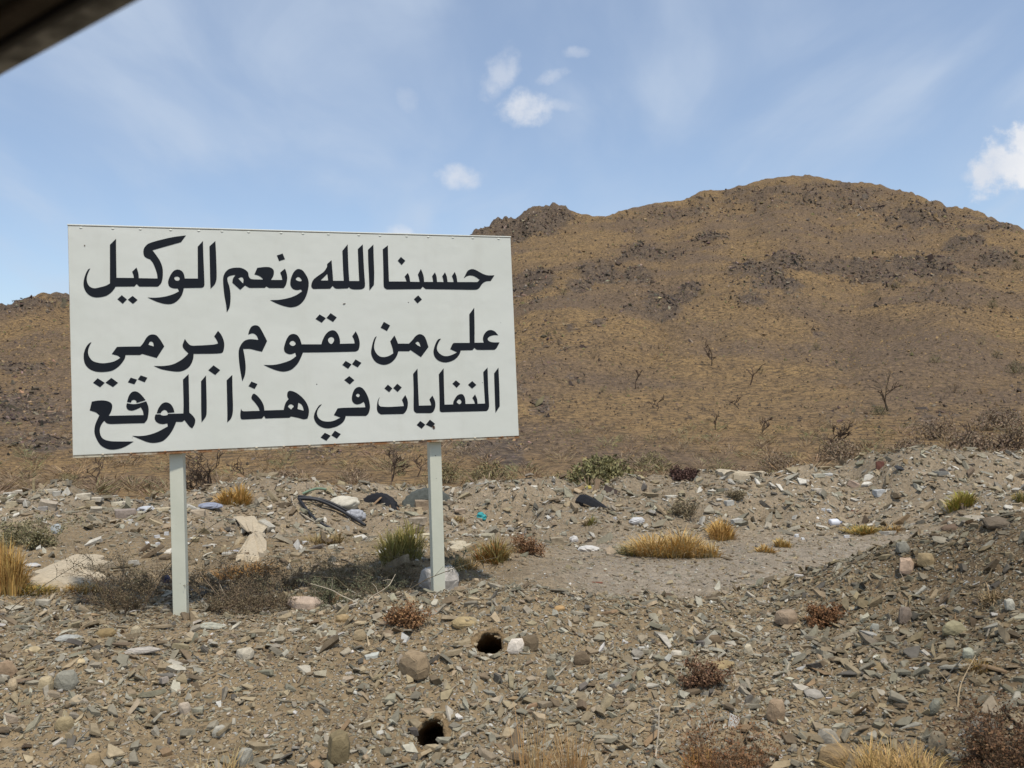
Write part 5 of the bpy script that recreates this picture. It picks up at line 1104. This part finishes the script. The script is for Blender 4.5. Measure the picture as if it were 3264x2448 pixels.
crumple('plastic_bag', 1130, 1658, 54, 34, (.42, .42, .43), 'grey plastic bag at the end of the black hoses', 'bag', seed=3)
crumple('cloth', 1534, 1658, 24, 24, (.06, .36, .36), 'turquoise rag on the heap right of the right post', 'rag', seed=4, amp=.45)
crumple('cloth', 528, 1868, 30, 34, (.02, .03, .08), 'dark blue rag beside the left post', 'rag', seed=5)
crumple('wrapper', 1265, 1812, 30, 16, (.12, .16, .30), 'blue wrapper in the grass left of the right post', 'wrapper', seed=6)
crumple('plastic_bag', 178, 1700, 28, 30, (.44, .46, .44), 'translucent grey plastic scrap on the left heap', 'scrap', seed=7)
crumple('plastic_bag', 460, 1632, 50, 18, (.56, .56, .56), 'whitish plastic sheet left of the left post', 'sheet', seed=8)
crumple('plastic_bag', 668, 1622, 60, 20, (.30, .32, .38), 'grey blue plastic sheet on the heap right of the left post', 'sheet', seed=9)
crumple('wrapper', 100, 1808, 40, 12, (.58, .56, .52), 'white wrapper left of the mortar spill', 'wrapper', seed=10)
crumple('plaster_lump', 1700, 1755, 34, 20, (.66, .62, .56), 'white plaster lump at the foot of the heap', 'plaster', seed=11)
crumple('plaster_lump', 1878, 1757, 60, 16, (.64, .60, .53), 'long white plaster lump left of the widest golden tuft', 'plaster', seed=12)
crumple('plaster_lump', 1830, 1728, 22, 20, (.68, .65, .6), 'white plaster chip above the long white lump', 'plaster', seed=13)
crumple('wrapper', 1875, 1558, 18, 10, (.60, .50, .12), 'yellow wrapper above the ridged tyre', 'wrapper', seed=14)
crumple('plaster_lump', 2030, 1672, 40, 24, (.60, .58, .55), 'white rubble lump above the widest golden tuft', 'plaster', seed=15)
crumple('plastic_bag', 745, 1770, 36, 16, (.50, .48, .48), 'pale plastic scrap on the slope between the posts', 'scrap', seed=16)
for i, (px, py, w, h) in enumerate([(530, 1706, 13, 12), (500, 1714, 16, 9), (502, 1738, 16, 10), (468, 1733, 20, 6), (415, 1662, 14, 7), (973, 1734, 18, 10), (1147, 1650, 8, 22), (1530, 1715, 7, 12), (1960, 1655, 10, 8), (2700, 1715, 16, 10), (2540, 1712, 16, 10), (2560, 1720, 16, 6), (2640, 1630, 22, 8), (2625, 1628, 12, 8), (2800, 1678, 14, 6), (215, 1948, 10, 7), (208, 1975, 8, 6), (3118, 1618, 18, 6)]):
    nm = ['left of the left post', 'upper left of the left post', 'beside the left post', 'low left of the left post', 'high left of the left post', 'between the posts', 'upright beside the grey bag', 'standing right of the right post', 'on the heap slope', 'beside the white jug', 'left of the white jug', 'below left of the white jug', 'on the right heap foot', 'at the foot of the right heap', 'in the low brown grass', 'on the gravel at the lower left', 'below the gravel chip', 'on the right heap edge'][i]
    block(px, py, w, h, (.66, .65, .62), 'small white chip ' + nm, i * .7, dep=.5, name='plaster_chip', cat='chip')
# white jug
loc = hit(2660, 1678)[0]; jug = empty('jug', loc); tag(jug, 'white plastic jug lying on its side by the yellow tuft', 'jug')
def lathe(prof, n=18):
    v = []; f = []; m = len(prof)
    for i in range(n):
        a = 2 * math.pi * i / n
        for z, r_ in prof: v.append((z, r_ * math.cos(a), r_ * math.sin(a)))
    for i in range(n):
        for q in range(m - 1): f.append((i * m + q, ((i + 1) % n) * m + q, ((i + 1) % n) * m + q + 1, i * m + q + 1))
    return mesh_np('body', v, f, None, True)
M_JUG = simple('white_plastic', (.72, .72, .74), .4, .06, 10, 0, .4)
b = obj('body', lathe([(-.055, .001), (-.055, .035), (-.05, .042), (.03, .042), (.05, .03), (.062, .014), (.07, .013), (.07, .001)]), M_JUG, jug); b.location = (0, 0, .04); b.rotation_euler = (0, 0, .2)
c_ = obj('cap', lathe([(.07, .001), (.07, .016), (.085, .016), (.085, .001)], 12), simple('jug_cap', (.25, .27, .33), .5), jug); c_.location = (0, 0, .04); c_.rotation_euler = (0, 0, .2)
# wooden stake
loc = hit(108, 1566)[0]; H_ = 44 * loc.y / F
bm = bmesh.new(); bmesh.ops.create_cube(bm, size=1)
for q in bm.verts: q.co = Vector((q.co.x * .026 * (1 if q.co.z < 0 else .85), q.co.y * .022, (q.co.z + .5) * (H_ + .08) - .08))
bmesh.ops.bevel(bm, geom=bm.edges[:], offset=.003, segments=1, affect='EDGES')
me = bpy.data.meshes.new('wooden_stake'); bm.to_mesh(me); bm.free(); o = obj('wooden_stake', me, simple('weathered_wood', (.46, .36, .20), .9, .35, 40)); o.location = loc; tag(o, 'short pale wooden stake standing on the left heap', 'stake')
def plate(px, py, w, h, colr, lab, tilt, name='metal_plate', cat='plate', mat=None):
    loc = hit(px, py)[0]; d = loc.y; sx = w * d / F / 2; sz_ = h * d / F
    bm = bmesh.new(); bmesh.ops.create_cube(bm, size=1); r = random.Random(px)
    for q in bm.verts: q.co = Vector((q.co.x * 2 * sx * r.uniform(.75, 1.05), q.co.y * .02, (q.co.z + .4) * sz_ * r.uniform(.85, 1.1)))
    bmesh.ops.bevel(bm, geom=bm.edges[:], offset=.003, segments=1, affect='EDGES')
    me = bpy.data.meshes.new(name); bm.to_mesh(me); bm.free(); o = obj(name, me, simple('mat_' + lab[:20], colr, .8, .4, 20)); o.location = loc + Vector((0, .05, 0)); o.rotation_euler = tilt
    return tag(o, lab, cat)
plate(2812, 1496, 32, 28, (.16, .07, .05), 'dark red plate standing on the crest of the right heap', (-.2, .05, .2))
plate(2890, 1500, 60, 22, (.06, .06, .06), 'dark flat plate lying on the crest of the right heap', (-1.1, .2, .3))
plate(3005, 1515, 54, 26, (.07, .06, .05), 'dark plate propped on stones on the right heap', (-1.0, -.2, .1))
plate(1900, 1568, 20, 44, (.30, .21, .13), 'brown upright slab left of the ridged tyre', (-.3, .35, .2), 'stone_slab', 'slab')
plate(1945, 1575, 50, 30, (.07, .05, .04), 'dark brown plate right of the ridged tyre', (-.7, .5, .2))
plate(2735, 1636, 34, 14, (.16, .08, .05), 'rusty red plate at the foot of the right heap', (-1.1, .1, .2))
plate(1905, 1866, 46, 7, (.24, .10, .06), 'rusty strip of metal on the gravel track', (-1.3, .05, .1), 'metal_strip', 'strip')
plate(2152, 1532, 10, 16, (.35, .36, .42), 'small blue grey can on the crest of the right heap', (0, 0, .2), 'can', 'can')
slab_patch('mortar_patch', [(2280, 1500), (2330, 1496), (2430, 1502), (2440, 1516), (2360, 1520), (2300, 1528)], (.48, .40, .28), 'cream slab of mortar on the crest of the right heap', 'mortar', .08)

# ------------------------------------------------------------------ the car the picture is taken from: only its roof edge shows
def roof_pt(px, py, z): d = ray(px, py); return np.array((d[0] / d[2] * z, d[1] / d[2] * z, EYE + z))
ZR = .20
pa, pb = roof_pt(0, 250, ZR), roof_pt(462, 0, ZR); dirv = (pb - pa) / np.linalg.norm(pb - pa); inn = np.array((dirv[1], -dirv[0], 0)); 
if inn @ (CAM - pa) < 0: inn = -inn
car = empty('car', (0, 0, 0)); tag(car, 'dark car roof edge with rubber seal, out of focus at the upper left', 'car')
def rail(name, o0, o1, z0, z1, mat, bev=.004):
    s_, e_ = pa - dirv * .5, pa + dirv * 1.5; P = []
    for q in (s_, e_):
        for o_, z_ in ((o0, z0), (o1, z0), (o1, z1), (o0, z1)): P.append(Vector(q + inn * o_ + np.array((0, 0, z_))))
    return box8(P, name, mat, car, bev)
def seal_material():
    m, n, p = new_mat('rubber_seal', .7, .3); v = pos(n)
    c = n.mix(n.ramp(n.noise(v, 42, 4, .6), .35, .65), (.07, .075, .08), (.27, .285, .30)); n.put(p.inputs['Base Color'], c); return m
M_HEAD = simple('headliner', (.012, .011, .01), .95, .3, 30, 0); M_BLK = simple('black_trim', (.012, .012, .014), .6, .2, 30, 0)
rail('weather_seal', 0, .0165, 0, .018, seal_material(), .004)
rail('window_frame', .0175, .0225, -.002, .022, M_BLK, .001)
rail('roof_trim', .0235, .036, .001, .02, simple('brown_trim', (.05, .042, .036), .9, .3, 60, 0), .003)
rail('headliner', .037, 1.25, .004, .03, M_HEAD, .003)
rail('roof', -.012, 1.26, .042, .052, simple('car_paint', (.30, .30, .31), .3, .05, 10, 0, .5), .003)
